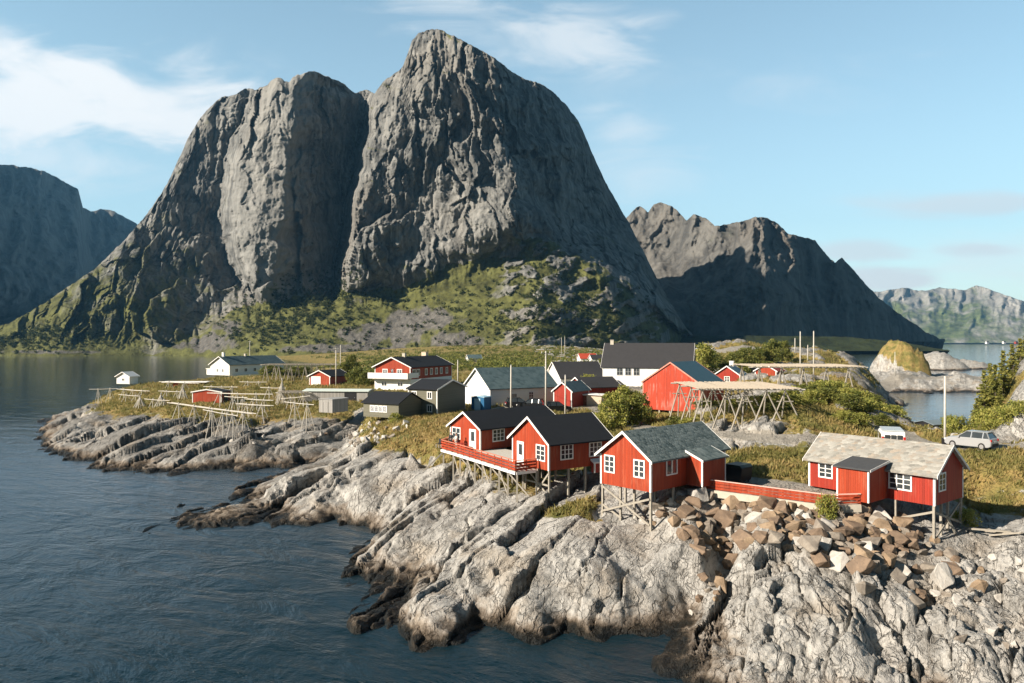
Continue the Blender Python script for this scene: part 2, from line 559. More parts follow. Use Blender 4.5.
# yard, road, deck ground
cp(.62, (703, 490, 6.7), (760, 498, 6.5), (822, 505, 6.3), (760, 482, 6.7), (800, 482, 6.7), (740, 472, 6.9), (870, 485, 6.6), (800, 472, 6.9), (680, 485, 6.6), (715, 480, 6.8))
cp(.9, (760, 462, 7.2), (790, 462, 7.2), (720, 462, 7.2), (850, 462, 7.3), (930, 470, 7.2))
cp(.6, (700, 450, 7.5), (760, 452, 7.5), (830, 452, 7.6), (900, 452, 7.8), (970, 450, 8.0), (1030, 452, 8.1), (1080, 455, 8.1))
cp(1, (970, 460, 7.9), (1020, 462, 8.0))
cp(.6, (985, 478, 6.6), (1020, 482, 6.6), (975, 495, 5.2), (985, 510, 4.6), (1015, 505, 5.2), (1060, 500, 6.0))
cp(.1, (1020, 540, 4.4), (990, 545, 3.7), (1060, 550, 4.6))
# knoll behind the road
cp(.35, (700, 443, 7.9), (720, 440, 8.4), (760, 440, 8.4), (800, 438, 8.6))
cp(.3, (715, 425, 9.0), (745, 428, 9.0), (770, 428, 9.2))
cp(1, (690, 412, 8.6), (720, 412, 9.6), (745, 412, 10.2), (780, 408, 10.6), (810, 410, 10.8), (840, 420, 9.6), (880, 436, 8.2), (700, 398, 9.0),
   (760, 395, 10.4), (830, 392, 11.6), (860, 392, 11.3), (880, 403, 9.4), (800, 392, 11.4))
cp(1, (900, 420, 7.2), (893, 440, 8.0), (640, 425, 7.4), (660, 420, 7.6), (610, 415, 7.8))
yp(.5, (905, 140, 1.5), (920, 130, 0), (885, 150, 5), (930, 118, 1.0), (940, 108, 4.0), (950, 98, 6.5), (900, 110, 7.2), (930, 100, 7.0), (960, 90, 7.6))
yp(0, (915, 160, -2), (940, 160, -3), (960, 140, -2), (935, 200, -4), (970, 200, -4), (900, 200, -3), (880, 250, -1), (940, 250, -4), (980, 250, -3), (1030, 230, -1), (870, 265, 0))
# right hill with firs
yp(.9, (985, 95, 8.3), (1000, 92, 10.5), (1010, 110, 12.5), (1024, 100, 15), (1030, 120, 17), (1080, 110, 20), (985, 115, 6), (975, 125, 1), (1000, 140, 8), (1040, 160, 14), (1100, 160, 20), (990, 160, 0), (1020, 180, 3), (1150, 120, 22), (1150, 85, 12))
yp(.0, (1012, 88, 11), (1022, 86, 13.5), (1030, 90, 15), (1060, 90, 17), (1026, 82, 9.5), (1045, 84, 13))
cp(.6, (1000, 447, 8.2), (1030, 440, 8.8), (1060, 440, 9))
# causeway, breakwater, mound behind
yp(.0, (800, 284, 6), (850, 284, 5.5), (830, 270, 3), (900, 290, 6.2), (960, 290, 6.2), (1030, 290, 6.2), (1100, 290, 6.2), (900, 283, 1), (960, 283, .6), (1030, 283, .6), (900, 303, 6.2), (960, 303, 6), (1030, 303, 6), (900, 330, 4), (960, 330, -2), (1030, 330, -3))
yp(.8, (740, 230, 19), (705, 230, 17.6), (770, 235, 17.0), (790, 240, 16.4), (845, 250, 13.6), (868, 245, 10.5), (815, 245, 16.8), (760, 190, 11.5), (800, 190, 12), (840, 190, 11.4),
   (720, 180, 11), (860, 200, 9.5), (740, 280, 14), (800, 290, 10), (690, 200, 12), (690, 160, 9.5), (750, 150, 11), (800, 150, 11.8), (840, 150, 11.5), (866, 150, 10.0), (885, 180, 4))
yp(0, (740, 380, 2), (830, 360, 0), (870, 340, 2), (900, 400, -3), (960, 400, -4), (800, 450, -4), (1000, 600, -4), (900, 600, -4), (780, 700, -4), (1000, 800, -4), (700, 450, 2))
# left islet
cp(.9, (150, 400, 6.0), (200, 408, 6.2), (240, 402, 6.4), (160, 390, 6.4), (120, 392, 5.4), (280, 400, 6.5), (230, 392, 7.0), (190, 383, 6.6))
cp(.8, (105, 408, 4.6), (180, 415, 5.6), (230, 414, 5.4), (290, 412, 5.8), (135, 410, 5.2))
cp(.1, (70, 424, 2.8), (50, 424, 1.4), (100, 425, 3.4), (150, 424, 4.0), (190, 430, 3.6), (100, 445, 1.9), (150, 450, 2.2), (200, 447, 2.7), (250, 440, 3.6), (300, 438, 3.4), (320, 425, 4.6),
   (240, 455, 1.7), (60, 440, 1.6), (130, 460, 1.2), (185, 462, 1.1), (290, 455, 1.5), (60, 413, 1.2), (80, 412, 2.6))
cp(.9, (330, 413, 6.2), (330, 405, 7.0), (330, 392, 7.5), (290, 386, 7.5), (240, 379, 7.5), (215, 377, 7.4), (370, 413, 7.6), (400, 420, 7.7), (350, 398, 7.5))
yp(.6, (130, 222, 5.6), (165, 228, 6.0), (110, 205, 4.0), (95, 190, 1.5), (85, 215, 0), (115, 250, 0), (150, 262, 0), (190, 285, 2), (150, 240, 4.4))
yp(0, (250, 300, 1), (210, 310, -2), (280, 320, -1), (310, 330, 1), (180, 295, -2), (60, 210, -2.5), (60, 250, -3), (120, 290, -3), (170, 330, -3), (30, 200, -2.5), (0, 230, -3), (-60, 260, -3))
# cove, low reef and big middle rock
cp(0, (200, 520, .8), (230, 505, 1.1), (270, 484, 1.8), (300, 472, 2.2), (320, 465, 2.5), (250, 515, 1.0), (240, 522, .6), (275, 470, -.2), (300, 462, .3), (330, 452, 1.6), (345, 440, 2.6),
   (370, 428, 4.2), (390, 427, 4.8), (340, 462, 2.7), (262, 508, .6), (285, 505, 1.0))
cp(0, (380, 462, 4.6), (340, 472, 3.8), (295, 497, 2.0), (280, 512, 1.2), (360, 490, 3.2), (320, 500, 2.0), (350, 508, 1.3), (390, 478, 4.0), (410, 462, 5.2), (330, 515, .7))
cp(0, (372, 521, .05), (392, 512, .4), (412, 498, 1.0), (428, 486, 2.0))
cp(.95, (380, 442, 6.0), (410, 437, 6.8), (440, 424, 7.8), (425, 448, 6.6), (440, 446, 6.6), (400, 425, 7.4), (420, 420, 7.8))
cp(0, (360, 455, 4.8), (350, 455, 4.0))
# village plateau
cp(.85, (450, 420, 7.9), (470, 411, 8.0), (440, 417, 8.0), (520, 408, 8.1), (560, 408, 8.1), (590, 402, 8.2), (620, 398, 8.4), (520, 425, 7.6), (560, 445, 6.6), (585, 455, 6.4),
   (600, 440, 7.0), (690, 470, 6.9), (700, 460, 7.1), (480, 460, 6.2), (530, 470, 5.6), (640, 395, 8.4), (690, 395, 8.7))
cp(.85, (490, 400, 8.1), (430, 395, 8.2), (380, 391, 8.4), (340, 386, 8.0), (310, 387, 7.8), (600, 393, 8.6), (560, 392, 8.3), (400, 384, 8.5), (480, 385, 8.5))
yp(.85, (450, 250, 8.5), (350, 260, 7.5), (550, 250, 8.8), (600, 220, 9), (650, 220, 10), (280, 275, 6.5), (230, 290, 4), (400, 400, 8), (500, 400, 9), (600, 380, 8.5), (350, 400, 6), (280, 380, 0), (240, 370, -2),
   (450, 600, 9), (550, 600, 10), (620, 500, 9), (650, 420, 8), (380, 600, 5), (300, 600, -2), (240, 550, -4), (150, 500, -5), (50, 500, -5), (-60, 500, -5), (150, 800, -5), (0, 800, -5), (280, 800, 0),
   (450, 800, 14), (560, 800, 14), (680, 700, 2), (750, 900, -3), (900, 950, -4), (-60, 950, -5), (450, 1000, 14), (650, 300, 9), (680, 300, 8))

CPA = np.array(CP)
# many points share nearly one spot: drop near-duplicates
keep = []
for i, p_ in enumerate(CPA):
    if all(math.hypot(p_[0] - CPA[j][0], p_[1] - CPA[j][1]) > .02 * p_[1] * .6 for j in keep): keep.append(i)
CPA = CPA[keep]


def warp(X, Y):
    """plan distances measured on a bearing / log-distance chart, so far points spread like near ones"""
    return X / Y * 3.0, np.log(Y) * 1.6


_cx, _cy = warp(CPA[:, 0], CPA[:, 1])
_D = np.hypot(_cx[:, None] - _cx, _cy[:, None] - _cy)
_A = np.block([[_D + np.eye(len(_cx)) * -0.0, np.ones((len(_cx), 1))], [np.ones((1, len(_cx))), np.zeros((1, 1))]])
_S = np.linalg.solve(_A + np.diag([-0.004] * len(_cx) + [0]), np.vstack([CPA[:, 2:4], np.zeros((1, 2))]))


def base_ground(X, Y):
    x, y = warp(X, Y)
    out = np.zeros((x.size, 2))
    xf, yf = x.ravel(), y.ravel()
    for i in range(0, x.size, 20000):
        d = np.hypot(xf[i:i + 20000, None] - _cx, yf[i:i + 20000, None] - _cy)
        out[i:i + 20000] = d @ _S[:-1] + _S[-1]
    return out[:, 0].reshape(x.shape), out[:, 1].reshape(x.shape)


ROADS = [  # polylines (x, y), half width, height profile comes from the ground itself
    ([tx(1100) * 74, 74, tx(1024) * 75, 75, tx(970) * 76, 76, tx(900) * 77, 77, tx(830) * 79, 79, tx(760) * 80.5, 80.5, tx(700) * 85, 85, tx(655) * 93, 93, tx(625) * 108, 108, tx(590) * 122, 122], 1.7),
    ([tx(590) * 122, 122, tx(545) * 122, 122, tx(510) * 121, 121, tx(480) * 112, 112], 2.6),
    ([tx(590) * 122, 122, tx(580) * 150, 150, tx(560) * 180, 180, tx(600) * 230, 230, tx(640) * 240, 240, tx(720) * 215, 215, tx(800) * 225, 225, tx(850) * 255, 255, tx(900) * 294, 294, tx(960) * 297, 297, tx(1030) * 298, 298], 3.0),
    ([tx(930) * 77, 77, tx(905) * 84, 84, tx(890) * 90, 90], 2.6),
    ([tx(720) * 63, 63, tx(760) * 63.5, 63.5, tx(800) * 62, 62, tx(825) * 61, 61], 2.8),
]


def seg_dist(X, Y, pts):
    d = np.full(X.shape, 1e9)
    P_ = np.array(pts).reshape(-1, 2)
    for a, b in zip(P_[:-1], P_[1:]):
        ab = b - a
        t = np.clip(((X - a[0]) * ab[0] + (Y - a[1]) * ab[1]) / (ab @ ab), 0, 1)
        d = np.minimum(d, np.hypot(X - a[0] - t * ab[0], Y - a[1] - t * ab[1]))
    return d


def road_mask(X, Y):
    m = np.zeros(X.shape)
    for pts, hw in ROADS:
        m = np.maximum(m, 1 - sst(seg_dist(X, Y, pts), hw * .75, hw * 1.25))
    return m


def rock_detail(X, Y, z, rk):
    """bedded, jointed gneiss: rounded whalebacks, dipping ledges, joints, knobbles"""
    a = R(-27)
    ca, sa = math.cos(a), math.sin(a)
    wx = X + .9 * fbm(X / 9, Y / 9, 3, 61); wy = Y + .9 * fbm(X / 9, Y / 9, 3, 62)
    p = wx * -sa + wy * ca           # along the strike
    q = wx * ca + wy * sa            # across
    far = sst(Y, 75, 110)
    h = np.zeros(X.shape)
    right = sst(X - .42 * (Y - 43), 8.5, 11.5) * (1 - sst(Y, 52, 56))          # the blocky right hand rock
    brk = sst(fbm(X / 9, Y / 9, 3, 5), -.1, .6)                                # broken ground against smooth slabs
    brk = np.maximum(brk, 1 - sst(z, .5, 1.6))
    brk = np.maximum(brk, .8 * right)
    # long rounded ribs, strongest on the islets behind
    h += (np.abs(gn(q / 5.2, p / 24, 3)) * 1.5 - .4) * (.3 + .75 * far) * (1 - .5 * right)
    h += .5 * fbm(X / 11, Y / 11, 2, 9)
    jx = .22 * fbm(X / 3, Y / 3, 3, 33); jy = .22 * fbm(X / 3, Y / 3, 3, 34)
    # great slabs parted by long joints along the strike
    f, e = facet(q / 3.6 + jx * .6, p / 17. + jy * .6, 21, 1.25)
    toe = .35 + .65 * sst(z, .2, 2.2)
    h = h + (f * .85 - .5 * np.exp(-(e / .035) ** 2)) * toe
    # dipping ledges
    for T, k, sd, am in ((1.3, .42, 11, .6), (.50, .55, 12, .7)):
        s = (z + h + k * q * .8 + .06 * p + .35 * T * fbm(X / 5, Y / 5, 2, sd)) / T
        fr = s - np.floor(s)
        st = (sst(fr, .72, .97) - fr) * T
        h = h + st * am * brk * (1 - .7 * right)
    # blocks
    f, e = facet(q / (1.25 + .3 * right) + jx, p / (7.5 - 5.4 * right) + jy, 22, 1.25)
    h = h + (f * .34 - .22 * np.exp(-(e / .06) ** 2)) * (.22 + .5 * brk + .45 * right)
    f, e = facet(q / .5 + jx, p / (2.6 - 1.5 * right), 23, 1.25)
    h = h + (f * .13 - .06 * np.exp(-(e / .09) ** 2)) * (.12 + .75 * brk + .35 * right)
    h += .05 * ridged(q / .6, p / 1.6, 3, 55) * (.25 + .75 * brk) + .022 * fbm(X / .33, Y / .33, 2, 56)
    return h * rk


def ground(X, Y, coarse=None):
    z, g = base_ground(X, Y) if coarse is None else coarse
    return finish_ground(X, Y, z, g)


def finish_ground(X, Y, z, g):
    gg = np.clip(g + .18 * fbm(X / 5, Y / 5, 3, 71), 0, 1)
    rd = road_mask(X, Y)
    rk = (1 - sst(gg, .35, .75)) * (1 - rd)
    rk = rk * (1 - .55 * sst(Y, 150, 300))
    calm = sst(seg_dist(X, Y, [10.8, 62.5, 15.6, 61.2, 24.1, 56.4, 28, 57, 36, 59]), 2.0, 5.0)          # levelled ground along the fence and the cabins
    calm = np.minimum(calm, sst(seg_dist(X, Y, [14, 57.3, 19, 54.6, 24, 53.2, 28, 53.3]), 2.6, 4.6))     # boulder slope
    calm = np.minimum(calm, sst(seg_dist(X, Y, ROADS[4][0]), 4.0, 7.0))
    gp = [v_ for u_, w_, z_ in ((678, 676, .2), (662, 652, .1), (668, 634, .1), (690, 612, .25), (715, 590, 1.0), (728, 570, 1.9), (735, 553, 3.2)) for v_ in ((u_ - CX) * (H - z_) / (w_ - CY), F * (H - z_) / (w_ - CY))]
    calm = np.minimum(calm, sst(seg_dist(X, Y, gp), 1.1, 2.8))
    rk = rk * (.16 + .84 * calm)
    # rock knobs breaking through the turf of the knoll and the hills
    knob = sst(fbm(X / 11, Y / 11, 3, 81), .12, .42) * (1 - rd) * sst(Y, 75, 100) * sst(X, 8, 25)
    z = z + rock_detail(X, Y, z, np.maximum(rk, .0))
    z = z + knob * (1.0 + .5 * ridged(X / 3, Y / 3, 3, 83))
    gg = gg * (1 - .75 * sst(knob, .35, .8))
    soft = (1 - rk) * (1 - rd)
    z = z + soft * (.45 * fbm(X / 6, Y / 6, 4, 91) + .10 * fbm(X / 1.2, Y / 1.2, 3, 92))
    # rounded rock mound and skerries beyond the causeway
    mx, my = tx(899) * 322, 322.
    dm = np.hypot((X - mx) / 12.0, (Y - my) / 14.0)
    dm = dm + .09 * fbm(X / 9, Y / 9, 4, 104)
    fm, em = facet(X / 7, Y / 7, 105, 1.0)
    mound = 18.5 * np.clip(1 - np.abs(dm) ** 2.8, 0, 1) ** .6 + (1.6 * fm - 1.0 * np.exp(-(em / .08) ** 2)) * (dm < .95)
    z = np.where(dm < 1, np.maximum(z, mound + 2.0 * fbm(X / 5, Y / 5, 4, 101) * (dm < .97)), z)
    gg = np.where(dm < 1, sst(X - mx + (z - 12) * .8, -11, -5) * .9, gg)
    mx2, my2 = tx(936) * 330, 330.
    dm = np.hypot((X - mx2) / 10.0, (Y - my2) / 7.0)
    z = np.maximum(z, np.where(dm < 1.4, 5.0 * (1 - dm ** 2) + 1.2 * fbm(X / 4, Y / 4, 3, 102), -50))
    for cu, cyy, ru, ry, hh in ((935, 505, 22, 20, 11.5), (968, 520, 18, 12, 6.5), (955, 545, 30, 10, 5)):
        mx3 = tx(cu) * cyy
        dm = np.hypot((X - mx3) / ru, (Y - cyy) / ry)
        z = np.maximum(z, np.where(dm < 1.3, hh * (1 - dm ** 2) + 2.2 * fbm(X / 9, Y / 9, 4, 103), -50))
    return z, gg, rd


def build_shore():
    rat = np.linspace(-.86, .90, 860)
    Ys = [32.5]
    while Ys[-1] < 1050:
        y = Ys[-1]
        k = .0021 if y < 95 else (.0032 if y < 160 else (.006 if y < 330 else .014))
        Ys.append(y * (1 + k))
    Ys = np.array(Ys)
    # coarse base field, bilinear upsample
    rc = np.linspace(rat[0], rat[-1], 216)
    lc = np.linspace(np.log(Ys[0]), np.log(Ys[-1]), 420)
    RC, LC = np.meshgrid(rc, lc)
    zc, gc = base_ground(RC * np.exp(LC), np.exp(LC))
    fi = (np.log(Ys) - lc[0]) / (lc[1] - lc[0]); i0 = np.clip(fi.astype(int), 0, len(lc) - 2); ft = (fi - i0)[:, None]
    fj = (rat - rc[0]) / (rc[1] - rc[0]); j0 = np.clip(fj.astype(int), 0, len(rc) - 2); fs = (fj - j0)[None, :]

    def up(a):
        A = a[i0][:, j0] * (1 - ft) + a[i0 + 1][:, j0] * ft
        B = a[i0][:, j0 + 1] * (1 - ft) + a[i0 + 1][:, j0 + 1] * ft
        return A * (1 - fs) + B * fs
    RR, YY = np.meshgrid(rat, Ys)
    XX = RR * YY
    z, g, rd = finish_ground(XX, YY, up(zc), up(gc))
    z = np.maximum(z, -6.5)
    z[-1, :] = -6.5; z[:, 0] = np.minimum(z[:, 0], z[:, 0]); 
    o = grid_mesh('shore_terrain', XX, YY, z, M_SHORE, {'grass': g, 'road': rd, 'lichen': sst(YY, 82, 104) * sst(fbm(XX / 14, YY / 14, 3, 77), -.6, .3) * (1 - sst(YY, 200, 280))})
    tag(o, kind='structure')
    return rat, Ys, z, g


T_RAT, T_Y, T_Z, T_G = build_shore()


def gz(x, y, arr=None):
    """height of the ground below a point"""
    arr = T_Z if arr is None else arr
    i = np.interp(y, T_Y, np.arange(len(T_Y)))
    j = np.interp(x / y, T_RAT, np.arange(len(T_RAT)))
    i0 = min(int(i), len(T_Y) - 2); j0 = min(int(j), len(T_RAT) - 2)
    a, b = i - i0, j - j0
    return float(arr[i0, j0] * (1 - a) * (1 - b) + arr[i0 + 1, j0] * a * (1 - b) + arr[i0, j0 + 1] * (1 - a) * b + arr[i0 + 1, j0 + 1] * a * b)


def at(u, v, z):
    """point on the level z seen at a pixel of the photograph"""
    Y = F * (H - z) / (v - CY)
    return Vector(((u - CX) / F * Y, Y, z))


def atY(u, v, Y):
    return Vector(((u - CX) / F * Y, Y, H - (v - CY) / F * Y))


def on_ground(u, v, y0=34, y1=400):
    """first point of the ground met along the view through a pixel"""
    k = (u - CX) / F
    for y in T_Y:
        if y < y0: continue
        if y > y1: break
        if gz(k * y, y) >= H - (v - CY) / F * y: return Vector((k * y, y, gz(k * y, y)))
    return Vector((k * y1, y1, gz(k * y1, y1)))


# ------------------------------------------------------------------ mountains
def relief(name, sil, vb, u0, u1, nu, nv, depth, mat, jag=2.0, seed=0, back=.9, attrs=None):
    """a mountain built as one relief: columns by bearing, rows from the foot to the crest, then the far slope down again"""
    u = np.linspace(u0, u1, nu)
    su, sv = np.array(sil).T
    vs = np.interp(u, su, sv)
    vs = vs + jag * (fbm(u / 14, u * 0 + .3, 4, seed + 1, .6) + .5 * fbm(u / 4, u * 0 + .7, 3, seed + 2, .6))
    vs = np.minimum(vs, vb - .5)
    t = np.linspace(0, 1, nv)[:, None]
    V = vb + (vs[None, :] - vb) * t
    U = np.broadcast_to(u[None, :], V.shape)
    D, extra = depth(U, V, vs)
    X = (U - CX) / F * D
    Z = H + (CY - V) / F * D
    # far side
    nb = 14
    zc = Z[-1]; dc = D[-1]
    f = (np.linspace(0, 1, nb + 1)[1:] ** 1.3)[:, None]
    Zb = zc[None, :] + (-25 - zc[None, :]) * f
    Db = dc[None, :] + back * (zc + 25)[None, :] * f + 12 * f
    Xb = (u[None, :] - CX) / F * dc[None, :] + (u[None, :] - CX) / F * (Db - dc[None, :]) * .6
    X = np.vstack([X, Xb]); Y = np.vstack([D, Db]); Z = np.vstack([Z, Zb])
    at_ = {k: np.vstack([v, np.repeat(v[-1:], nb, 0)]) for k, v in extra.items()}
    o = grid_mesh(name, X, Y, Z, mat, at_)
    tag(o, kind='structure')
    return dict(u=u, V=V, D=D)


def lines(v, tbl):
    """a traced line u(v)"""
    a = np.array(sorted(tbl))
    return np.interp(v, a[:, 0], a[:, 1])


SIL1 = [(-260, 352), (-120, 345), (-40, 338), (0, 327), (30, 312), (60, 293), (95, 268), (125, 240), (147, 214), (167, 184), (178, 160), (189, 136), (199, 120), (209, 108), (222, 97), (233, 95), (245, 89), (256, 90), (267, 86),
        (272, 80), (278, 77), (285, 82), (289, 83), (293, 77), (298, 75), (307, 72), (314, 70), (323, 75), (331, 79), (338, 80), (345, 84), (350, 90), (356, 93), (361, 91), (367, 89), (374, 94), (379, 88), (384, 82), (392, 76), (403, 66), (408, 53), (412, 41), (418, 34), (426, 30), (433, 29),
        (440, 30), (452, 36), (465, 42), (478, 48), (492, 56), (502, 64), (512, 72), (527, 79), (542, 84), (556, 95), (568, 106), (576, 118), (582, 128), (588, 142), (593, 156), (601, 172), (609, 189), (619, 206), (629, 223), (643, 250), (657, 278), (672, 305), (687, 329), (698, 340), (720, 349), (760, 353), (800, 356)]


def depth1(U, V, vs):
    xm = (U - CX) * 1.45; zm = (CY - V) * 1.45
    vt = np.interp(U, [-200, 0, 60, 110, 150, 200, 230, 270, 330, 400, 450, 500, 540, 575, 610, 640, 690, 760], [345, 335, 330, 340, 354, 336, 312, 300, 292, 290, 266, 250, 233, 256, 276, 300, 338, 352])
    vt0 = vt[0].copy()
    vt = vt + 5 * fbm(U / 25, V / 40, 3, 201) + 3 * fbm(U / 7, V / 20, 2, 202)
    tal = sst(V - vt, -4, 5)
    sc = np.interp(U, [-200, 0, 60, 110, 170, 215, 240, 300, 500, 560, 620, 700, 800], [1.5, 1.35, 1.2, 1.0, .72, .5, .27, .25, .25, .32, .55, .9, 1.2])
    d = (V - vs[None, :])
    rnd = np.exp(-np.maximum(d, 0) / 9.0)
    tls = sst(V - vt0[None, :], -6, 6)
    slope = sc * (1 - tls) + tls * np.interp(U, [-100, 100, 300, 560, 700], [1.2, 1.2, 1.6, 1.55, 1.2]) + 1.3 * rnd * (1 - tls)
    D0 = np.interp(U[0], [-260, 0, 100, 150, 230, 330, 430, 520, 560, 600, 640, 690, 760, 800], [960, 955, 960, 965, 880, 860, 840, 760, 700, 690, 760, 900, 960, 980])
    D = np.zeros(U.shape); D[0] = D0
    for k in range(1, U.shape[0]):
        D[k] = D[k - 1] + slope[k] * (V[k - 1] - V[k]) / F * D[k - 1]
    # the cliff foot keeps one distance along the wall; the talus comes forward from there
    iv = np.argmin(np.abs(V - np.minimum(vt0, 352)[None, :]), 0)
    ker = np.hanning(41); ker /= ker.sum()
    off = 1000. - D[iv, np.arange(D.shape[1])]
    off = np.convolve(np.pad(off, 20, mode='edge'), ker, 'valid')
    D = D + off[None, :]
    # big forms -------------------------------------------------
    wv = 5 * fbm(U / 60, V / 35, 3, 211) + 2 * fbm(U / 15, V / 12, 3, 212)
    L1 = lines(V, [(60, 268), (80, 262), (120, 244), (160, 229), (200, 224), (240, 226), (275, 240), (300, 258), (330, 275)]) + wv
    L2 = lines(V, [(60, 312), (80, 300), (160, 286), (240, 280), (300, 276)]) + wv * 1.5
    L3 = lines(V, [(60, 380), (80, 375), (100, 370), (160, 361), (220, 348), (260, 341), (300, 337), (340, 332)]) + wv * .8
    L5 = lines(V, [(20, 480), (60, 488), (130, 500), (200, 510), (240, 538), (290, 585), (340, 610)]) + wv * 1.5
    up = sst(vt - V, -25, 25)                                    # only on the cliffs
    up2 = sst(vt - V, -12, 30)
    B = np.zeros(U.shape)
    a = np.clip((U - (L1 - 120)) / 115., 0, 1)
    left = 235 * a ** 1.1 * (U < L1 - 4)
    e1 = sst(U, L1 - 5, L1 + 12)
    dome1 = -35 - 10 * np.sin(np.clip((U - L1) / (L2 - L1), 0, 1) * np.pi) + 150 * np.clip((U - L2) / np.maximum(L3 - 6 - L2, 5), 0, 1) ** .95
    e3 = sst(U, L3 - 5, L3 + 9)
    dome2 = -60 + 25 * np.exp(-np.maximum(U - L3, 0) / 25.) + 14 * np.sin((U - L3) / 26. + V / 45.)
    B = left * (1 - e1) + dome1 * e1
    B = B * (1 - e3) + dome2 * e3
    r = np.maximum(U - L5, 0)
    turn = 1.7 * r * 1.45 * sst(r, 0, 14)
    turn = np.minimum(turn, 260 + .9 * r * 1.45)
    B = B * up + turn * np.where(U > L5, np.maximum(up2, sst(U, 640, 700)), 0)
    # the spur of the talus: its crest lights up, its right flank falls away
    Ls = lines(V, [(200, 560), (235, 566), (260, 592), (300, 612), (350, 622)]) + wv * 1.2
    sp = tal * np.where(U < Ls, -18 * np.exp(-((U - Ls) / 45.) ** 2), -18 + 1.0 * (U - Ls) * 1.45) * sst(U, 430, 520) * (1 - sst(U, 690, 740))
    B = B + np.clip(sp, -20, 130)
    # relief noise ----------------------------------------------
    sk = xm + .30 * zm                                           # ribs lean a little
    wx = sk + 22 * fbm(xm / 90, zm / 130, 3, 221)
    wz = zm + 18 * fbm(xm / 90, zm / 90, 3, 220)
    m3 = sst(U, L3 - 10, L3 + 10)
    fan = ((U - 437) / (V + 210) * 330 * (m3) + (U - 292) / (V + 260) * 380 * (1 - m3)) * 1.45 + m3 * 400
    lean = fan + 8 * fbm(xm / 70, zm / 90, 3, 218)
    jag1 = 12 * fbm(xm / 40, zm / 60, 3, 219)
    fa, ea = facet((lean + jag1 * 1.6) / 52, wz / 165, 222, 1.2)
    fb, eb = facet((lean + jag1) / 19, (wz + jag1) / 80, 223, 1.3)
    fc, ec = facet((lean + jag1 * .6) / 8.0, (wz + lean * .4) / 36, 224, 1.3)
    fd, ed = facet(xm / 4.2, zm / 9, 230, 1.2)
    big = sst(fbm(xm / 140, zm / 140, 2, 229), -.4, .4)
    n = 15 * fa + (13 * fb - 3.5 * np.exp(-(eb / .04) ** 2)) * (.45 + .75 * big) + (6.5 * fc - 2.2 * np.exp(-(ec / .06) ** 2)) * (.5 + .7 * big) + 1.8 * fd + 11 * fbm(lean / 80, wz / 160, 3, 232)
    n2 = 5 * fbm(xm / 40, zm / 28, 4, 225) + 2.0 * ridged(xm / 11, zm / 9, 3, 226)
    cl = up
    pil = sst(U, L1 + 3, L1 + 14) * (1 - sst(U, L2 + 5, L2 + 25))
    N = -(n * .9 * (1 - .72 * pil) + n2 * .6) * cl * (1 - .35 * sst(U, 520, 560)) - ((6 * fb + 3.0 * fc) * (1 - tal) * sst(V, 350, 325) + 7 * fbm(xm / 45, zm / 30, 5, 227) + 2.2 * ridged(xm / 13, zm / 9, 3, 228)) * (1 - cl) * sst(V, vs[None, :] + 1, vs[None, :] + 12)
    fade = sst(355 - V, 0, 14)
    # ledges on cliff
    s = (zm * .9 + .35 * xm + 14 * fbm(xm / 50, zm / 50, 3, 231)) / 46.
    fr = s - np.floor(s)
    N = N + cl * 9 * (sst(fr, 0, .25) - fr)
    D = D + (B + N) * fade
    rib = tal * sst(U, 470, 530) * (1 - sst(U, 650, 690))
    rock_rib = sst(fbm(U / 22 + V / 30, V / 14, 4, 241), -.05, .22) * rib
    D = D - 7 * rock_rib * fade
    # vegetation: talus, gentle flanks, ledges
    gl = np.interp(U, [-100, 0, 60, 130, 200, 226, 300], [.85, .80, .70, .62, .55, .40, .0])
    low = sst(V, 200, 330)
    veg = np.where(tal > .5, .86 - .7 * rock_rib, gl * (.55 + .5 * low) * (U < L1 + 20))
    veg = np.where((tal <= .5) & (U >= L1 + 20), .10 + .30 * sst(fr, .86, .98) + .28 * sst(V, vt - 18, vt), veg)
    veg = veg + .35 * rnd * (tal < .5) * (U > 440) * .5
    scree = np.zeros(U.shape)
    for (su, sv, ru, rv, k) in ((200, 342, 40, 13, .95), (232, 326, 26, 9, .8), (420, 318, 50, 15, .8), (385, 335, 60, 14, .95), (350, 349, 80, 6, .9), (455, 340, 40, 12, .8), (355, 303, 20, 9, .45), (60, 352, 90, 3, .6)):
        scree = np.maximum(scree, k * np.exp(-((U - su) / ru) ** 2 - ((V - sv) / rv) ** 2))
    scree *= sst(V, vt - 8, vt + 4) * (1.0 + .6 * fbm(U / 14, V / 22, 3, 251))
    return D, {'veg': veg, 'scree': scree, 'pale': pil * up}


MT1 = relief('cliff_mountain', SIL1, 357.5, -260, 800, 1060, 350, depth1, M_MTN, 2.0, 300)


def simple_depth(D0, slope, amp, seed, gul=60., vegf=None, lit=0.0):
    def f(U, V, vs):
        k = D0 / 1000.
        d0 = D0 if not callable(D0) else D0(U[0])
        D = np.zeros(U.shape); D[0] = d0
        for i in range(1, U.shape[0]):
            D[i] = D[i - 1] + slope * (V[i - 1] - V[i]) / F * D[i - 1]
        hgt = np.clip((V[0] - V) / 40., 0, 1)
        wx = U + 10 * fbm(U / 60, V / 40, 3, seed)
        n = ridged(wx / gul, V / (gul * 2.5), 4, seed + 3, .55)
        n2 = fbm(U / (gul * .3), V / (gul * .3), 4, seed + 5)
        D = D - (amp * n + amp * .35 * n2) * hgt
        veg = (vegf(U, V, vs) if vegf else .3 + 0 * U) - .2 * n
        return D, {'veg': veg, 'scree': np.zeros(U.shape)}
    return f


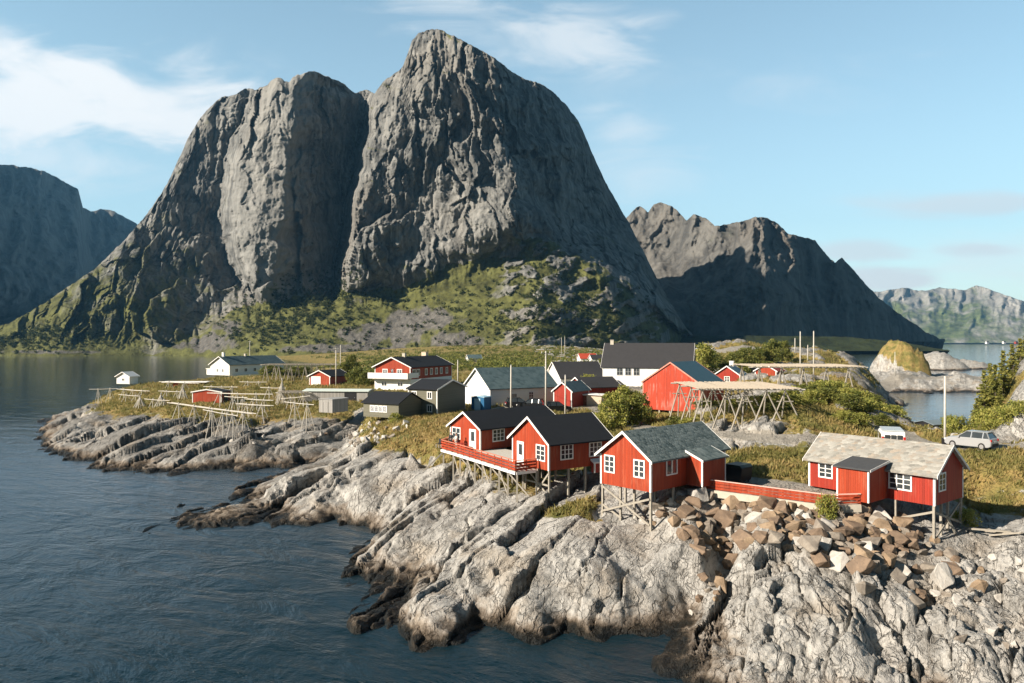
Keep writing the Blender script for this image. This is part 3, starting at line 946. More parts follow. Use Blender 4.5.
SIL2 = [(560, 300), (600, 262), (618, 228), (627, 217), (636, 208), (641, 206), (648, 212), (654, 204), (662, 203), (672, 206), (680, 213), (687, 220), (693, 214), (700, 216), (708, 220), (715, 226), (728, 224), (742, 222),
        (756, 217), (767, 218), (778, 223), (788, 234), (800, 236), (815, 240), (826, 254), (835, 263), (842, 257), (852, 268), (865, 284), (880, 299), (897, 312), (915, 324), (927, 333), (940, 339)]


def depth2(U, V, vs):
    D, ex = simple_depth(1230., .85, 60., 400, 60., lambda U, V, vs: .30 + .15 * sst(V, 290, 330))(U, V, vs)
    # back ridge at the left, step forward for the right buttress, which turns away to the right
    D = D + 260 * (1 - sst(U, 640, 760)) * sst(340 - V, 20, 90) + 3.2 * np.maximum(U - 765, 0)
    return D, ex


relief('second_mountain', SIL2, 341.6, 540, 945, 420, 190, depth2, M_MTN2, 1.5, 500)
SIL3 = [(840, 330), (855, 300), (868, 291), (880, 292), (893, 289), (908, 288), (918, 291), (930, 290), (940, 287), (955, 289), (966, 290), (976, 285), (986, 288), (1000, 293), (1014, 298), (1030, 303), (1060, 300), (1100, 310), (1180, 320)]
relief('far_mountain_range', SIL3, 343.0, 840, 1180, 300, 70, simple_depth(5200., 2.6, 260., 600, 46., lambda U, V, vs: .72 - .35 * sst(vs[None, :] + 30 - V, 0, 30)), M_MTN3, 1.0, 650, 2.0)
SIL4 = [(-260, 190), (-120, 150), (-40, 160), (-8, 164), (6, 165), (18, 166), (30, 168), (42, 171), (55, 176), (66, 183), (78, 189), (83, 208), (92, 212), (101, 208), (112, 211), (124, 217), (136, 224), (160, 240), (200, 270), (260, 320)]


def depth4(U, V, vs):
    D, ex = simple_depth(2500., .8, 110., 700, 50., lambda U, V, vs: .35 + .2 * sst(V, 250, 330))(U, V, vs)
    D = D + 5.5 * (U - 60) * sst(340 - V, 0, 50) + 380 * sst(U, 76, 92)
    return D, ex


relief('left_far_mountain', SIL4, 343.5, -260, 260, 330, 170, depth4, M_MTN2, 1.5, 750)


def low_strip():
    """low shore across the strait and the road embankment along its foot"""
    def dep(U, V, vs):
        D, ex = simple_depth(1120., 3.0, 14., 800, 30., lambda U, V, vs: 1.0 + 0 * U)(U, V, vs)  # green cover, set fully dark to paint in the mountain's shadow
        return D, ex
    relief('strait_shore', [(560, 336), (700, 335.5), (800, 336), (850, 337), (880, 340), (905, 343), (925, 346), (944, 349.5), (950, 350.5)], 351, 560, 950, 260, 26, dep, M_MTN2, .7, 850, 3.0)


low_strip()
#==OBJECTS==
# ------------------------------------------------------------------ object materials
def paint(name, col, plank=.14, var=.18, rough=.62, wear=None, bump=.5, horiz=False):
    """painted boards: each board a slightly different tone, a groove between boards, weathering"""
    m, n, b = material(name, rough, .3)
    p = n.obj()
    s = n.new('ShaderNodeSeparateXYZ'); n.l.new(p, s.inputs[0])
    ax = s.outputs[2] if horiz else n.math('ADD', s.outputs[0], s.outputs[1])
    t = n.math('DIVIDE', ax, plank)
    fl = n.math('FLOOR', t)
    wn = n.new('ShaderNodeTexWhiteNoise', noise_dimensions='1D'); n.l.new(fl, wn.inputs['W'])
    st = n.noise(n.scale(p, 5, 5, .5) if not horiz else n.scale(p, .5, .5, 5), 1.0, 5, .65)
    lo = tuple(c * (1 - var * 1.6) for c in col); hi = tuple(min(c * (1 + var), .9) for c in col)
    c = n.mix(n.math('ADD', n.math('MULTIPLY', wn.outputs[0], .55), n.math('MULTIPLY', st, .45)), lo, hi)
    if wear:
        wv = n.noise(n.scale(p, 3.5, 3.5, .35), 1.0, 6, .7)
        wl = n.noise(p, .35, 3, .5)
        c = n.mix(n.math('MULTIPLY', n.step(n.math('ADD', wv, n.math('MULTIPLY', wl, .6)), .80, 1.05), .6), c, wear)
    n.l.new(c, b.inputs['Base Color'])
    fr = n.math('FRACT', t)
    gr = n.math('LESS_THAN', n.math('ABSOLUTE', n.math('SUBTRACT', fr, .5)), .42)
    n.l.new(n.bump(n.math('ADD', gr, n.math('MULTIPLY', st, .4)), bump, .02), b.inputs['Normal'])
    return m


def plain(name, col, rough=.7, var=.15, sc=3.0, metal=0.0, spec=.3):
    m, n, b = material(name, rough, spec)
    p = n.obj()
    f = n.noise(p, sc, 5, .65)
    c = n.mix(f, tuple(c * (1 - var * 1.5) for c in col), tuple(min(c * (1 + var * 1.5), .92) for c in col))
    n.l.new(c, b.inputs['Base Color'])
    b.inputs['Metallic'].default_value = metal
    n.l.new(n.bump(f, .25, .02), b.inputs['Normal'])
    return m


def shingle(name, cols, sx=.32, sz=.2, rough=.75, bump=.7):
    m, n, b = material(name, rough, .25)
    p = n.obj()
    s = n.new('ShaderNodeSeparateXYZ'); n.l.new(p, s.inputs[0])
    row = n.math('FLOOR', n.math('DIVIDE', s.outputs[2], sz))
    cv = n.new('ShaderNodeCombineXYZ')
    n.l.new(n.math('ADD', n.math('DIVIDE', s.outputs[1], sx), n.math('MULTIPLY', row, .37)), cv.inputs[0])
    n.l.new(n.math('DIVIDE', s.outputs[2], sz), cv.inputs[1])
    vo = n.new('ShaderNodeTexVoronoi', feature='F1', voronoi_dimensions='2D'); n.l.new(cv.outputs[0], vo.inputs['Vector'])
    vo.inputs['Scale'].default_value = 1.0; vo.inputs['Randomness'].default_value = .55
    g = n.new('ShaderNodeSeparateColor'); n.l.new(vo.outputs['Color'], g.inputs[0])
    st = [(i / (len(cols) - 1), c) for i, c in enumerate(cols)]
    c = n.ramp(g.outputs[0], st)
    c = n.mix(n.math('MULTIPLY', n.step(n.noise(p, 1.1, 5, .65), .5, .75), .5), c, tuple(x * .6 for x in cols[0]))
    n.l.new(c, b.inputs['Base Color'])
    n.l.new(n.bump(n.math('SUBTRACT', 1.0, vo.outputs['Distance']), bump, .05), b.inputs['Normal'])
    return m


def glass_dark():
    m, n, b = material('window glass', .06, .6)
    f = n.noise(n.obj(), .8, 2, .5)
    n.l.new(n.mix(f, (.015, .02, .024), (.06, .07, .075)), b.inputs['Base Color'])
    return m


RED = paint('red boards', (.325, .042, .012), var=.22, plank=.18, bump=.9, wear=(.40, .115, .06))
RED_D = paint('deep red boards', (.31, .028, .014), var=.22, plank=.18, bump=.9, wear=(.36, .08, .05))
RED_W = paint('weathered red boards', (.40, .045, .017), var=.22, wear=(.50, .30, .25), plank=.2)
WHITE = paint('white boards', (.78, .77, .74), var=.05, horiz=True, plank=.15, bump=.35)
WHITE_T = plain('white trim paint', (.80, .79, .76), .55, .05)
GREY_W = paint('grey white boards', (.62, .62, .58), var=.07, horiz=True, plank=.15, bump=.35)
OLIVE = paint('olive boards', (.15, .145, .105), var=.12, horiz=True, plank=.15, bump=.35)
GREYB = paint('weathered grey boards', (.30, .29, .27), var=.25, plank=.18)
CREAM = paint('cream boards', (.66, .55, .42), var=.08, horiz=True)
BLUE = plain('blue painted steel', (.01, .10, .22), .5, .1)
BLUE_L = plain('pale blue sheet', (.30, .48, .60), .5, .08)
ROOF_K = plain('black felt roof', (.012, .014, .018), .85, .25, 2.0)
ROOF_T = shingle('teal slate roof', [(.045, .075, .085), (.09, .13, .14), (.06, .095, .105)], .5, .3, .6, .4)
ROOF_S = shingle('grey slate roof', [(.055, .080, .080), (.17, .205, .20), (.09, .12, .12)], .30, .16)
ROOF_P = shingle('pale stone slate roof', [(.19, .185, .165), (.36, .35, .315), (.26, .25, .225), (.31, .265, .215)], .34, .17, .85, .9)
ROOF_G = plain('charcoal tile roof', (.035, .035, .038), .7, .2, 1.5)
ROOF_B = plain('dark teal sheet roof', (.035, .085, .11), .5, .15, 1.0)
ROOF_L = plain('pale sheet roof', (.55, .62, .58), .6, .1, 1.5)
ROOF_R = plain('red tile roof', (.40, .06, .03), .7, .2, 1.5)
POST = plain('weathered timber', (.31, .285, .24), .85, .3, 5.0)
POLEW = plain('bleached pole wood', (.50, .475, .42), .85, .25, 4.0)
CONC = plain('concrete', (.50, .46, .38), .9, .15, 2.0)
GLASS = glass_dark()
BLACK = plain('black plastic', (.015, .015, .017), .6, .2)
RUBBER = plain('tyre rubber', (.02, .02, .02), .9, .1)
STEEL = plain('brushed steel', (.55, .55, .56), .35, .05, 3, .8)
SILVER = plain('silver car paint', (.44, .45, .46), .28, .03, 2, .35, .5)
CARK = plain('black car paint', (.012, .013, .016), .2, .03, 2, 0, .5)
LAMP_R = plain('red lamp plastic', (.45, .02, .015), .3, .05)
SKIN = plain('skin', (.55, .33, .24), .6, .05)


# ------------------------------------------------------------------ mesh builder
class MB:
    def __init__(s):
        s.v = []; s.f = []

    def add(s, vs, fs):
        k = len(s.v)
        s.v += [tuple(v) for v in vs]
        s.f += [tuple(i + k for i in f) for f in fs]

    def box(s, x0, x1, y0, y1, z0, z1):
        s.add([(x0, y0, z0), (x1, y0, z0), (x1, y1, z0), (x0, y1, z0), (x0, y0, z1), (x1, y0, z1), (x1, y1, z1), (x0, y1, z1)],
              [(0, 3, 2, 1), (4, 5, 6, 7), (0, 1, 5, 4), (1, 2, 6, 5), (2, 3, 7, 6), (3, 0, 4, 7)])

    def beam(s, p, q, w=.1, h=None, roll=None):
        p, q = Vector(p), Vector(q)
        h = h or w
        d = (q - p).normalized()
        a = d.cross(Vector((0, 0, 1)))
        if a.length < 1e-3: a = Vector((1, 0, 0))
        if roll is not None: a = Vector(roll)
        a.normalize(); b = a.cross(d).normalized()
        a = a * (w / 2); b = b * (h / 2)
        s.add([p - a - b, p + a - b, p + a + b, p - a + b, q - a - b, q + a - b, q + a + b, q - a + b],
              [(0, 1, 2, 3), (7, 6, 5, 4), (4, 5, 1, 0), (5, 6, 2, 1), (6, 7, 3, 2), (7, 4, 0, 3)])

    def tube(s, pts, rad, n=7):
        pts = [Vector(p) for p in pts]
        rs = rad if isinstance(rad, (list, tuple)) else [rad] * len(pts)
        k = len(s.v); vs = []
        for i, p in enumerate(pts):
            d = (pts[min(i + 1, len(pts) - 1)] - pts[max(i - 1, 0)]).normalized()
            a = d.cross(Vector((0, 0, 1)))
            if a.length < 1e-3: a = d.cross(Vector((0, 1, 0)))
            a.normalize(); b = d.cross(a)
            for j in range(n):
                t = 6.2831853 * j / n
                vs.append(p + (a * math.cos(t) + b * math.sin(t)) * rs[i])
        fs = []
        for i in range(len(pts) - 1):
            for j in range(n):
                fs.append((i * n + j, i * n + (j + 1) % n, (i + 1) * n + (j + 1) % n, (i + 1) * n + j))
        fs.append(tuple(range(n - 1, -1, -1))); fs.append(tuple((len(pts) - 1) * n + j for j in range(n)))
        s.add(vs, fs)

    def prism(s, poly, org, ux, uz, ext):
        """flat polygon in the plane (ux, uz) at org, pushed out along ext"""
        org, ux, uz, ext = Vector(org), Vector(ux), Vector(uz), Vector(ext)
        n = len(poly)
        a = [org + ux * x + uz * z for x, z in poly]
        b = [p + ext for p in a]
        fs = [tuple(range(n)), tuple(range(2 * n - 1, n - 1, -1))] + [(i, n + i, n + (i + 1) % n, (i + 1) % n) for i in range(n)]
        s.add(a + b, fs)

    def mesh(s, name, mat, smooth=False, bevel=0):
        me = bpy.data.meshes.new(name)
        me.from_pydata(s.v, [], s.f)
        bm = bmesh.new(); bm.from_mesh(me)
        bmesh.ops.recalc_face_normals(bm, faces=bm.faces)
        if bevel: bmesh.ops.bevel(bm, geom=bm.edges[:], offset=bevel, segments=2, affect='EDGES', clamp_overlap=True)
        for f in bm.faces: f.smooth = smooth
        bm.to_mesh(me); bm.free()
        me.materials.append(mat)
        return me

    def build(s, name, mat, parent=None, smooth=False, bevel=0):
        return link(name, s.mesh(name, mat, smooth, bevel), parent)


def empty(name, loc, rz, label, cat, group=None):
    o = bpy.data.objects.new(name, None)
    COL.objects.link(o)
    o.location = loc; o.rotation_euler = (0, 0, rz)
    o.empty_display_size = .3
    return tag(o, label, cat, group)


def copy_tree(o, parent=None):
    c = o.copy(); COL.objects.link(c)
    if parent is not None: c.parent = parent
    for ch in o.children: copy_tree(ch, c)
    return c


# ------------------------------------------------------------------ houses
class House:
    """local frame: x across the front gable, y along the ridge away from it, z up from the floor"""
    def __init__(s, name, label, cat, x, y, z, yaw, W, L, h, r, wall, roof, trim=WHITE_T, ox=.35, oy=.3, t=.14, group=None, corners=True, barge=True, wall_z=0.0):
        s.W, s.L, s.h, s.r, s.trim, s.oy, s.ox, s.t = W, L, h, r, trim, oy, ox, t
        s.root = empty(name, (x, y, z), R(yaw), label, cat, group)
        s.M = Matrix.Translation((x, y, z)) @ Matrix.Rotation(R(yaw), 4, 'Z')
        s.Mi = s.M.inverted()
        m = MB()
        m.prism([(0, wall_z), (W, wall_z), (W, h), (W / 2, h + r), (0, h)], (0, 0, 0), (1, 0, 0), (0, 0, 1), (0, L, 0))
        s.wall = m.build('wall', wall, s.root)
        k = r / (W / 2)
        e = .012
        m = MB()
        m.prism([(-ox, h - ox * k + e), (W / 2, h + r + e), (W + ox, h - ox * k + e), (W + ox, h - ox * k + t), (W / 2, h + r + t * 1.05), (-ox, h - ox * k + t)],
                (0, -oy, 0), (1, 0, 0), (0, 0, 1), (0, L + 2 * oy, 0))
        s.roof = m.build('roof', roof, s.root)
        if barge:
            for y, d in ((-oy - .045, .04), (L + oy + .005, .04)):
                m = MB()
                for sg in (-1, 1):
                    x0 = W / 2 + sg * (W / 2 + ox + .02)
                    z0 = h - ox * k + t + .02
                    m.prism([(x0, z0), (W / 2, h + r + t * 1.05 + .02), (W / 2, h + r + t - .20), (x0, z0 - .22)], (0, y, 0), (1, 0, 0), (0, 0, 1), (0, d, 0))
                m.build('barge_board', trim, s.root)
        if corners:
            for cx, cy in ((0, 0), (W, 0), (W, L), (0, L)):
                m = MB()
                x0, x1 = (-.025, .13) if cx == 0 else (W - .13, W + .025)
                y0, y1 = (-.025, .13) if cy == 0 else (L - .13, L + .025)
                m.box(x0, x1, y0, y1, wall_z - .02, h - .03)
                m.build('corner_board', trim, s.root)

    def face(s, f):
        W, L = s.W, s.L
        return {'F': (Vector((0, 0, 0)), Vector((1, 0, 0)), Vector((0, -1, 0))), 'R': (Vector((W, 0, 0)), Vector((0, 1, 0)), Vector((1, 0, 0))),
                'B': (Vector((W, L, 0)), Vector((-1, 0, 0)), Vector((0, 1, 0))), 'L': (Vector((0, L, 0)), Vector((0, -1, 0)), Vector((-1, 0, 0)))}[f]

    def _bx(s, m, f, a0, a1, z0, z1, d0, d1, push=0.0):
        o, rt, nn = s.face(f)
        m.prism([(a0, z0), (a1, z0), (a1, z1), (a0, z1)], o + nn * (d0 + push), rt, (0, 0, 1), nn * (d1 - d0))

    def window(s, f, c, zb, w, h, nc=2, nr=3, fr=.11, mu=.055, name='window', push=0.0, trim=None, glass=None):
        m = MB()
        a, b = c - w / 2, c + w / 2
        s._bx(m, f, a, a + fr, zb, zb + h, -.02, .06, push); s._bx(m, f, b - fr, b, zb, zb + h, -.02, .06, push)
        s._bx(m, f, a + fr, b - fr, zb, zb + fr, -.02, .06, push); s._bx(m, f, a + fr, b - fr, zb + h - fr, zb + h, -.02, .06, push)
        for i in range(1, nc):
            x = a + fr + (w - 2 * fr) * i / nc
            s._bx(m, f, x - mu * .8, x + mu * .8, zb + fr, zb + h - fr, -.02, .05, push)
        for i in range(1, nr):
            z = zb + fr + (h - 2 * fr) * i / nr
            s._bx(m, f, a + fr, b - fr, z - mu / 2, z + mu / 2, -.02, .042, push)
        o = m.build(name, trim or s.trim, s.root)
        m = MB(); s._bx(m, f, a + fr - .01, b - fr + .01, zb + fr - .01, zb + h - fr + .01, -.01, .018, push)
        m.build('pane', glass or GLASS, o)
        return o

    def door(s, f, c, zb, w, h, mat=None, glazed=True, push=0.0, frame=True):
        m = MB()
        if frame:
            s._bx(m, f, c - w / 2 - .1, c - w / 2, zb, zb + h + .1, -.02, .06, push); s._bx(m, f, c + w / 2, c + w / 2 + .1, zb, zb + h + .1, -.02, .06, push)
            s._bx(m, f, c - w / 2, c + w / 2, zb + h, zb + h + .1, -.02, .06, push)
        s._bx(m, f, c - w / 2 + .003, c + w / 2 - .003, zb, zb + h - .003, -.02, .03, push)
        o = m.build('door', mat or s.trim, s.root)
        if glazed:
            m = MB(); s._bx(m, f, c - w * .3, c + w * .3, zb + h * .42, zb + h * .92, .02, .04, push)
            m.build('pane', GLASS, o)
        m = MB(); s._bx(m, f, c + w * .38, c + w * .44, zb + h * .46, zb + h * .50, .03, .09, push)
        m.build('handle', STEEL, o)
        return o

    def chimney(s, y, w=.6, hgt=1.0, mat=None, x=None):
        x = s.W / 2 if x is None else x
        zt = s.h + s.r
        m = MB(); m.box(x - w / 2, x + w / 2, y - w / 2, y + w / 2, zt - .6, zt + hgt); m.box(x - w / 2 - .06, x + w / 2 + .06, y - w / 2 - .06, y + w / 2 + .06, zt + hgt, zt + hgt + .1)
        m.build('chimney', mat or CONC, s.roof)

    def lean(s, f, a0, a1, d, hin, hout, wall, roof, z0=0.0, over=.2):
        o, rt, nn = s.face(f)
        m = MB()
        m.prism([(0.0, z0), (d, z0), (d, hout), (0.0, hin)], o + rt * a0 + nn * .004, nn, (0, 0, 1), rt * (a1 - a0))
        m.build('annex_wall', wall, s.root)
        k = (hin - hout) / d
        m = MB()
        m.prism([(0.0, hin + .01), (d + over, hout - k * over + .01), (d + over, hout - k * over + .12), (0.0, hin + .12)], o + rt * (a0 - over) + nn * .006, nn, (0, 0, 1), rt * (a1 - a0 + 2 * over))
        m.build('annex_roof', roof, s.root)
        for a in (a0 - .02, a1 - .10):
            m = MB(); m.prism([(d - .1, z0), (d + .03, z0), (d + .03, hout - .01), (d - .1, hout - .01)], o + rt * a, nn, (0, 0, 1), rt * .12)
            m.build('corner_board', s.trim, s.root)
        for a in (a0 - over - .04, a1 + over + .003):
            m = MB(); m.prism([(0.0, hin + .13), (d + over + .02, hout - k * over + .13), (d + over + .02, hout - k * over - .05), (0.0, hin - .05)], o + rt * a + nn * .006, nn, (0, 0, 1), rt * .035)
            m.build('barge_board', s.trim, s.root)

    def w2(s, x, y, z=0): return s.M @ Vector((x, y, z))

    def stilts(s, pts, braces=(), w=.17, mat=None, top=0.0, sink=.6):
        for x, y in pts:
            p = s.w2(x, y)
            g = gz(p.x, p.y) - s.M.translation.z - sink
            m = MB(); m.box(x - w / 2, x + w / 2, y - w / 2, y + w / 2, min(g, -.3), top - .005)
            m.build('stilt', mat or POST, s.root)
        for p, q in braces:
            m = MB(); m.beam(p, q, .07, .16)
            m.build('brace', mat or POST, s.root)


# ---- the four stilted cabins
CG = 'red cabins on stilts above the rocks'
hA = House('stilt_cabin', 'red stilt cabin with black roof at the left end of the deck, behind the others', 'cabin', -6.99, 83.85, 7.2, -46.7, 5.19, 12.36, 2.36, 1.56, RED, ROOF_K, group=CG)
hA.window('F', 1.12, .85, 1.5, 1.35, 2, 2); hA.door('F', 3.95, .05, .95, 2.05); hA.window('R', 2.65, .75, 1.8, 1.4, 3, 3); hA.window('R', 7.2, .75, 1.5, 1.4, 2, 3)
hA.stilts([(.3, .3), (2.6, .3), (4.9, .3), (.3, 4), (2.6, 4), (4.9, 4), (4.9, 8)])
hB = House('stilt_cabin', 'red stilt cabin with black roof at the right end of the deck', 'cabin', .04, 72.42, 7.2, -56.4, 5.98, 7.26, 2.58, 2.01, RED, ROOF_K, ox=.45, group=CG)
hB.door('F', 1.45, .05, .95, 2.05); hB.window('F', 4.75, .75, 1.45, 1.5, 2, 3); hB.window('R', 2.06, .85, 1.5, 1.45, 3, 3); hB.window('R', 5.5, .85, 1.55, 1.4, 3, 3)
hB.stilts([(.2, .2), (2, .2), (4, .2), (5.8, .2), (5.8, 2.4), (5.8, 4.4), (3, 3), (.3, 3.4), (5.8, 6.8)], [((2.2, .1, -.2), (5.7, .1, -2.3)), ((5.8, .1, -.3), (3.4, .05, -2.8)), ((2.2, .12, -1.4), (5.7, .12, -1.4))])
hB.lean('R', 5.0, 7.1, .5, .55, .3, RED_D, WHITE_T, -.6, .05)
hC = House('stilt_cabin', 'red stilt cabin with grey slate roof and two windows in its sunlit gable', 'cabin', 7.38, 61.67, 7.2, -47.9, 5.18, 10.59, 2.55, 1.90, RED, ROOF_S, ox=.35, oy=.32, group=CG)
hC.window('F', 1.0, 1.0, 1.12, 1.45, 2, 3); hC.window('F', 4.05, .98, 1.12, 1.45, 2, 3); hC.window('R', 2.7, 1.05, 1.5, 1.35, 2, 1)
hC.lean('R', 4.8, 8.2, 1.5, 2.75, 2.15, RED, ROOF_S, 0, .2)
hC.door('R', 9.4, .05, .9, 2.0)
hC.stilts([(.12, .15), (1.9, .3), (2.6, 1.2), (5.06, .15), (5.0, 3.2), (.2, 3), (2.6, 4)],
          [((.1, .02, -.15), (5.0, .02, -2.6)), ((5.05, -.02, -.55), (.1, -.02, -2.3)), ((.1, .05, -1.7), (2.0, .25, -2.6))], mat=None)
hD = House('stilt_cabin', 'red stilt cabin with pale stone roof standing alone at the right', 'cabin', 31.36, 54.86, 6.8, 38.4, 5.11, 10.0, 2.40, 1.77, RED_D, ROOF_P, ox=.4, oy=.3, group=CG)
hD.window('F', 1.2, .95, 1.25, 1.4, 2, 3); hD.window('L', 1.5, .85, 1.25, 1.25, 2, 3); hD.window('L', 7.5, .8, 1.75, 1.35, 3, 3)
hD.lean('L', 4.0, 6.5, 2.9, 2.85, 2.45, RED, plain('dark felt annex roof', (.06, .062, .065), .8, .2), 0, .22)
hD.door('L', 3.1, .05, .9, 2.0, RED_D, False)
hD.stilts([(.12, .12), (5.0, .12), (.12, 2.9), (5.0, 3), (1.8, .3), (3, .3), (2.5, 5.5)],
          [((.1, .1, -.5), (5.0, .1, -2.0)), ((4.9, .14, -.4), (.3, .14, -2.6)), ((.1, .2, -.5), (.1, 2.9, -1.5)), ((2.2, .1, -1.0), (3.2, -.4, -2.9))])

# ---- other houses
hW = House('warehouse', 'long white warehouse with dark teal roof behind the black roofed cabins', 'warehouse', -8.34, 131.4, 8.0, -59.7, 9.33, 13.2, 3.21, 3.12, WHITE, ROOF_T, oy=.4, ox=.4)
hW.wall.data.materials[0] = WHITE
hW.window('R', 8.0, .9, 1.0, 1.5, 2, 3); hW.door('R', 4.5, 0, 1.0, 2.0, GREYB, False)
hGT = House('green_house', 'olive green two part house with small white windows above the grassy bank', 'house', -11.37, 112.47, 7.75, 63.4, 8.42, 5.31, 3.95, 1.2, OLIVE, ROOF_K, ox=.3, oy=.25)
for s_ in (1.15, 3.95): hGT.window('L', s_, 2.45, .95, 1.15, 2, 1, .13)
for s_ in (1.0, 3.95): hGT.window('L', s_, .45, .95, 1.15, 2, 1, .13)


def green_wing():
    m_ = hGT.Mi @ Vector((-16.6, 108.3, 7.75))
    x0, y0 = m_.x, m_.y
    W_, L_, h_, r_ = 6.3, 6.4, 2.15, 1.35
    m = MB(); m.prism([(0, 0), (W_, 0), (W_, h_), (W_ / 2, h_ + r_), (0, h_)], (x0, y0, 0), (1, 0, 0), (0, 0, 1), (0, L_, 0))
    m.build('annex_wall', OLIVE, hGT.root)
    k = r_ / (W_ / 2); ox = .3; t = .14
    m = MB(); m.prism([(-ox, h_ - ox * k + .01), (W_ / 2, h_ + r_ + .01), (W_ + ox, h_ - ox * k + .01), (W_ + ox, h_ - ox * k + t), (W_ / 2, h_ + r_ + t), (-ox, h_ - ox * k + t)], (x0, y0 - .25, 0), (1, 0, 0), (0, 0, 1), (0, L_ + .5, 0))
    m.build('annex_roof', ROOF_K, hGT.root)
    m = MB()
    for i in range(5):
        y = y0 + 2.1 + i * .75
        m.box(x0 - .06, x0 + .02, y - .06, y + .06, .75, 1.75)
    m.box(x0 - .06, x0 + .02, y0 + 2.16, y0 + 5.04, 1.64, 1.75); m.box(x0 - .06, x0 + .02, y0 + 2.16, y0 + 5.04, .75, .86)
    f = m.build('window', WHITE_T, hGT.root)
    m = MB(); m.box(x0 - .03, x0 + .01, y0 + 2.1, y0 + 5.1, .8, 1.7); m.build('pane', GLASS, f)


green_wing()

hGu = House('guesthouse', 'red and white guesthouse with white balcony and black roof', 'guesthouse', -29.98, 161.8, 8.5, -22.2, 8.85, 19.6, 5.05, 1.97, RED, ROOF_K, oy=.5, ox=.5)
m = MB(); m.box(-.04, 8.89, -.04, 19.64, 0, 2.35); m.build('ground_storey', WHITE, hGu.root)
m = MB(); m.box(-.7, 9.2, -1.7, -.05, 2.5, 2.65); m.build('balcony_floor', WHITE_T, hGu.root)
m = MB(); m.box(-.7, 9.2, -1.75, -1.68, 2.66, 3.75); m.box(-.75, -.68, -1.66, -.05, 2.66, 3.75); m.box(9.18, 9.25, -1.66, 3.0, 2.66, 3.75); m.build('balcony_rail', WHITE_T, hGu.root)
for c_ in (2.6, 6.2): hGu.window('F', c_, 3.2, 1.3, 1.35, 2, 1, .13)
hGu.door('F', 4.4, 2.7, .9, 2.0, RED, True)
hGu.window('F', 2.4, .8, 1.4, 1.1, 2, 1, push=.045); hGu.window('F', 6.4, .8, 1.4, 1.1, 2, 1, push=.045)
for i, c_ in enumerate((1.6, 3.4, 7.0, 9.4, 11.8, 14.2, 17.0)): hGu.window('R', c_, 3.0, 1.5 if i < 2 else 1.2, 1.5, 2, 1, .16)
for c_ in (5, 10, 15): hGu.window('R', c_, .7, 1.2, 1.1, 2, 1, push=.045)
hGu.chimney(5.0, .7, .8); hGu.chimney(17, 1.2, .9, CREAM, 3.0)

hGa = House('garage', 'small red garage with white door and black roof behind the racks', 'garage', -51.41, 187.7, 7.6, -21.8, 6.2, 8.5, 2.7, 1.35, RED, ROOF_K, oy=.4, ox=.5)
hGa.door('F', 2.0, .1, 2.7, 2.4, WHITE_T, False)
hLo = House('longhouse', 'white longhouse with blue grey roof and chimney near the water', 'house', -103.9, 255.1, 7.5, -28.2, 9.3, 24.5, 3.68, 2.61, WHITE, ROOF_T, oy=.6, ox=.5)
hLo.lean('L', 17.5, 24.0, 2.6, 2.3, 2.0, WHITE, WHITE_T)
for c_ in (3, 7, 11, 15, 20): hLo.window('R', c_, 1.0, 1.3, 1.3, 2, 1, .12)
hLo.window('F', 3.4, 1.0, 1.0, 1.2, 2, 1); hLo.window('F', 6, 1.0, 1.0, 1.2, 2, 1)
hLo.chimney(1.5, .8, 1.4, WHITE_T); hLo.chimney(11, .7, .8)
hSh = House('shed', 'low orange red shed with black roof on the islet', 'shed', -65.36, 151.3, 6.2, -4, 6.1, 4.2, 2.45, .5, RED, ROOF_K, oy=.15, ox=.25)
hSh.door('R', 2.0, 0, 1.6, 1.9, BLACK, False)
hH = House('hut', 'tiny white hut with white roof at the tip of the islet', 'hut', -118.6, 222.0, 6.3, -12, 4.4, 3.6, 2.3, 1.2, WHITE, WHITE_T, oy=.4, ox=.4)
hH.window('F', 2.2, .9, .9, .8, 1, 1)
hGB = House('concrete_hut', 'grey block hut beside the rubble cove', 'hut', at(319, 411, 7.0).x, at(319, 411, 7.0).y, 6.8, -28, 3.0, 4.0, 2.2, .12, GREYB, plain('grey felt roof', (.3, .3, .29), .9), oy=.1, ox=.1, corners=False, barge=False)
hGB.door('F', 1.5, 0, .9, 1.8, GREYB, False)
hFl = House('boat_shed', 'long low boat shed with flat pale green roof behind the grey hut', 'boat shed', atY(312, 400, 152).x, 152, 7.0, -96, 4.2, 13.0, 2.1, .25, GREYB, ROOF_L, oy=.3, ox=.3, corners=False, barge=False)
hFl.door('R', 9.5, 0, 2.2, 1.8, BLACK, False)
hWh = House('white_house', 'big white house with huge charcoal roof behind the red barn', 'house', 21.31, 160.7, 8.2, -107.0, 9.15, 17.7, 5.75, 4.6, WHITE, ROOF_G, oy=.4, ox=.3)
for c_ in (3.5, 5.2, 6.9): hWh.window('R', c_, 3.9, 1.25, 1.5, 2, 2, .1, trim=plain('grey window frame', (.35, .36, .36)))
hWh.window('R', 10.5, .8, 1.3, 1.5, 2, 2); hWh.chimney(1.2, .7, .7); hWh.window('B', 4.5, 5.2, 1.4, 1.6, 2, 2)
hBa = House('barn', 'big weathered red barn on short stilts with dark teal roof', 'barn', 20.42, 115.5, 8.5, -40, 9.64, 8.2, 4.2, 3.05, RED_W, ROOF_B, trim=paint('faded pink trim', (.55, .25, .19)), oy=.15, ox=.15)
hBa.stilts([(1, .2), (2.8, .2), (4.6, .2), (6.4, .2), (9.3, .2), (9.4, 4), (9.4, 7.8), (.3, 4)], w=.22)
p = atY(553.5, 406, 124)
hBo = House('boathouse', 'small dark red boathouse with white gable edges beside the warehouse', 'boathouse', p.x, p.y, 8.1, -32, 3.4, 6.5, 2.7, 1.35, RED_D, ROOF_T, oy=.25, ox=.3)
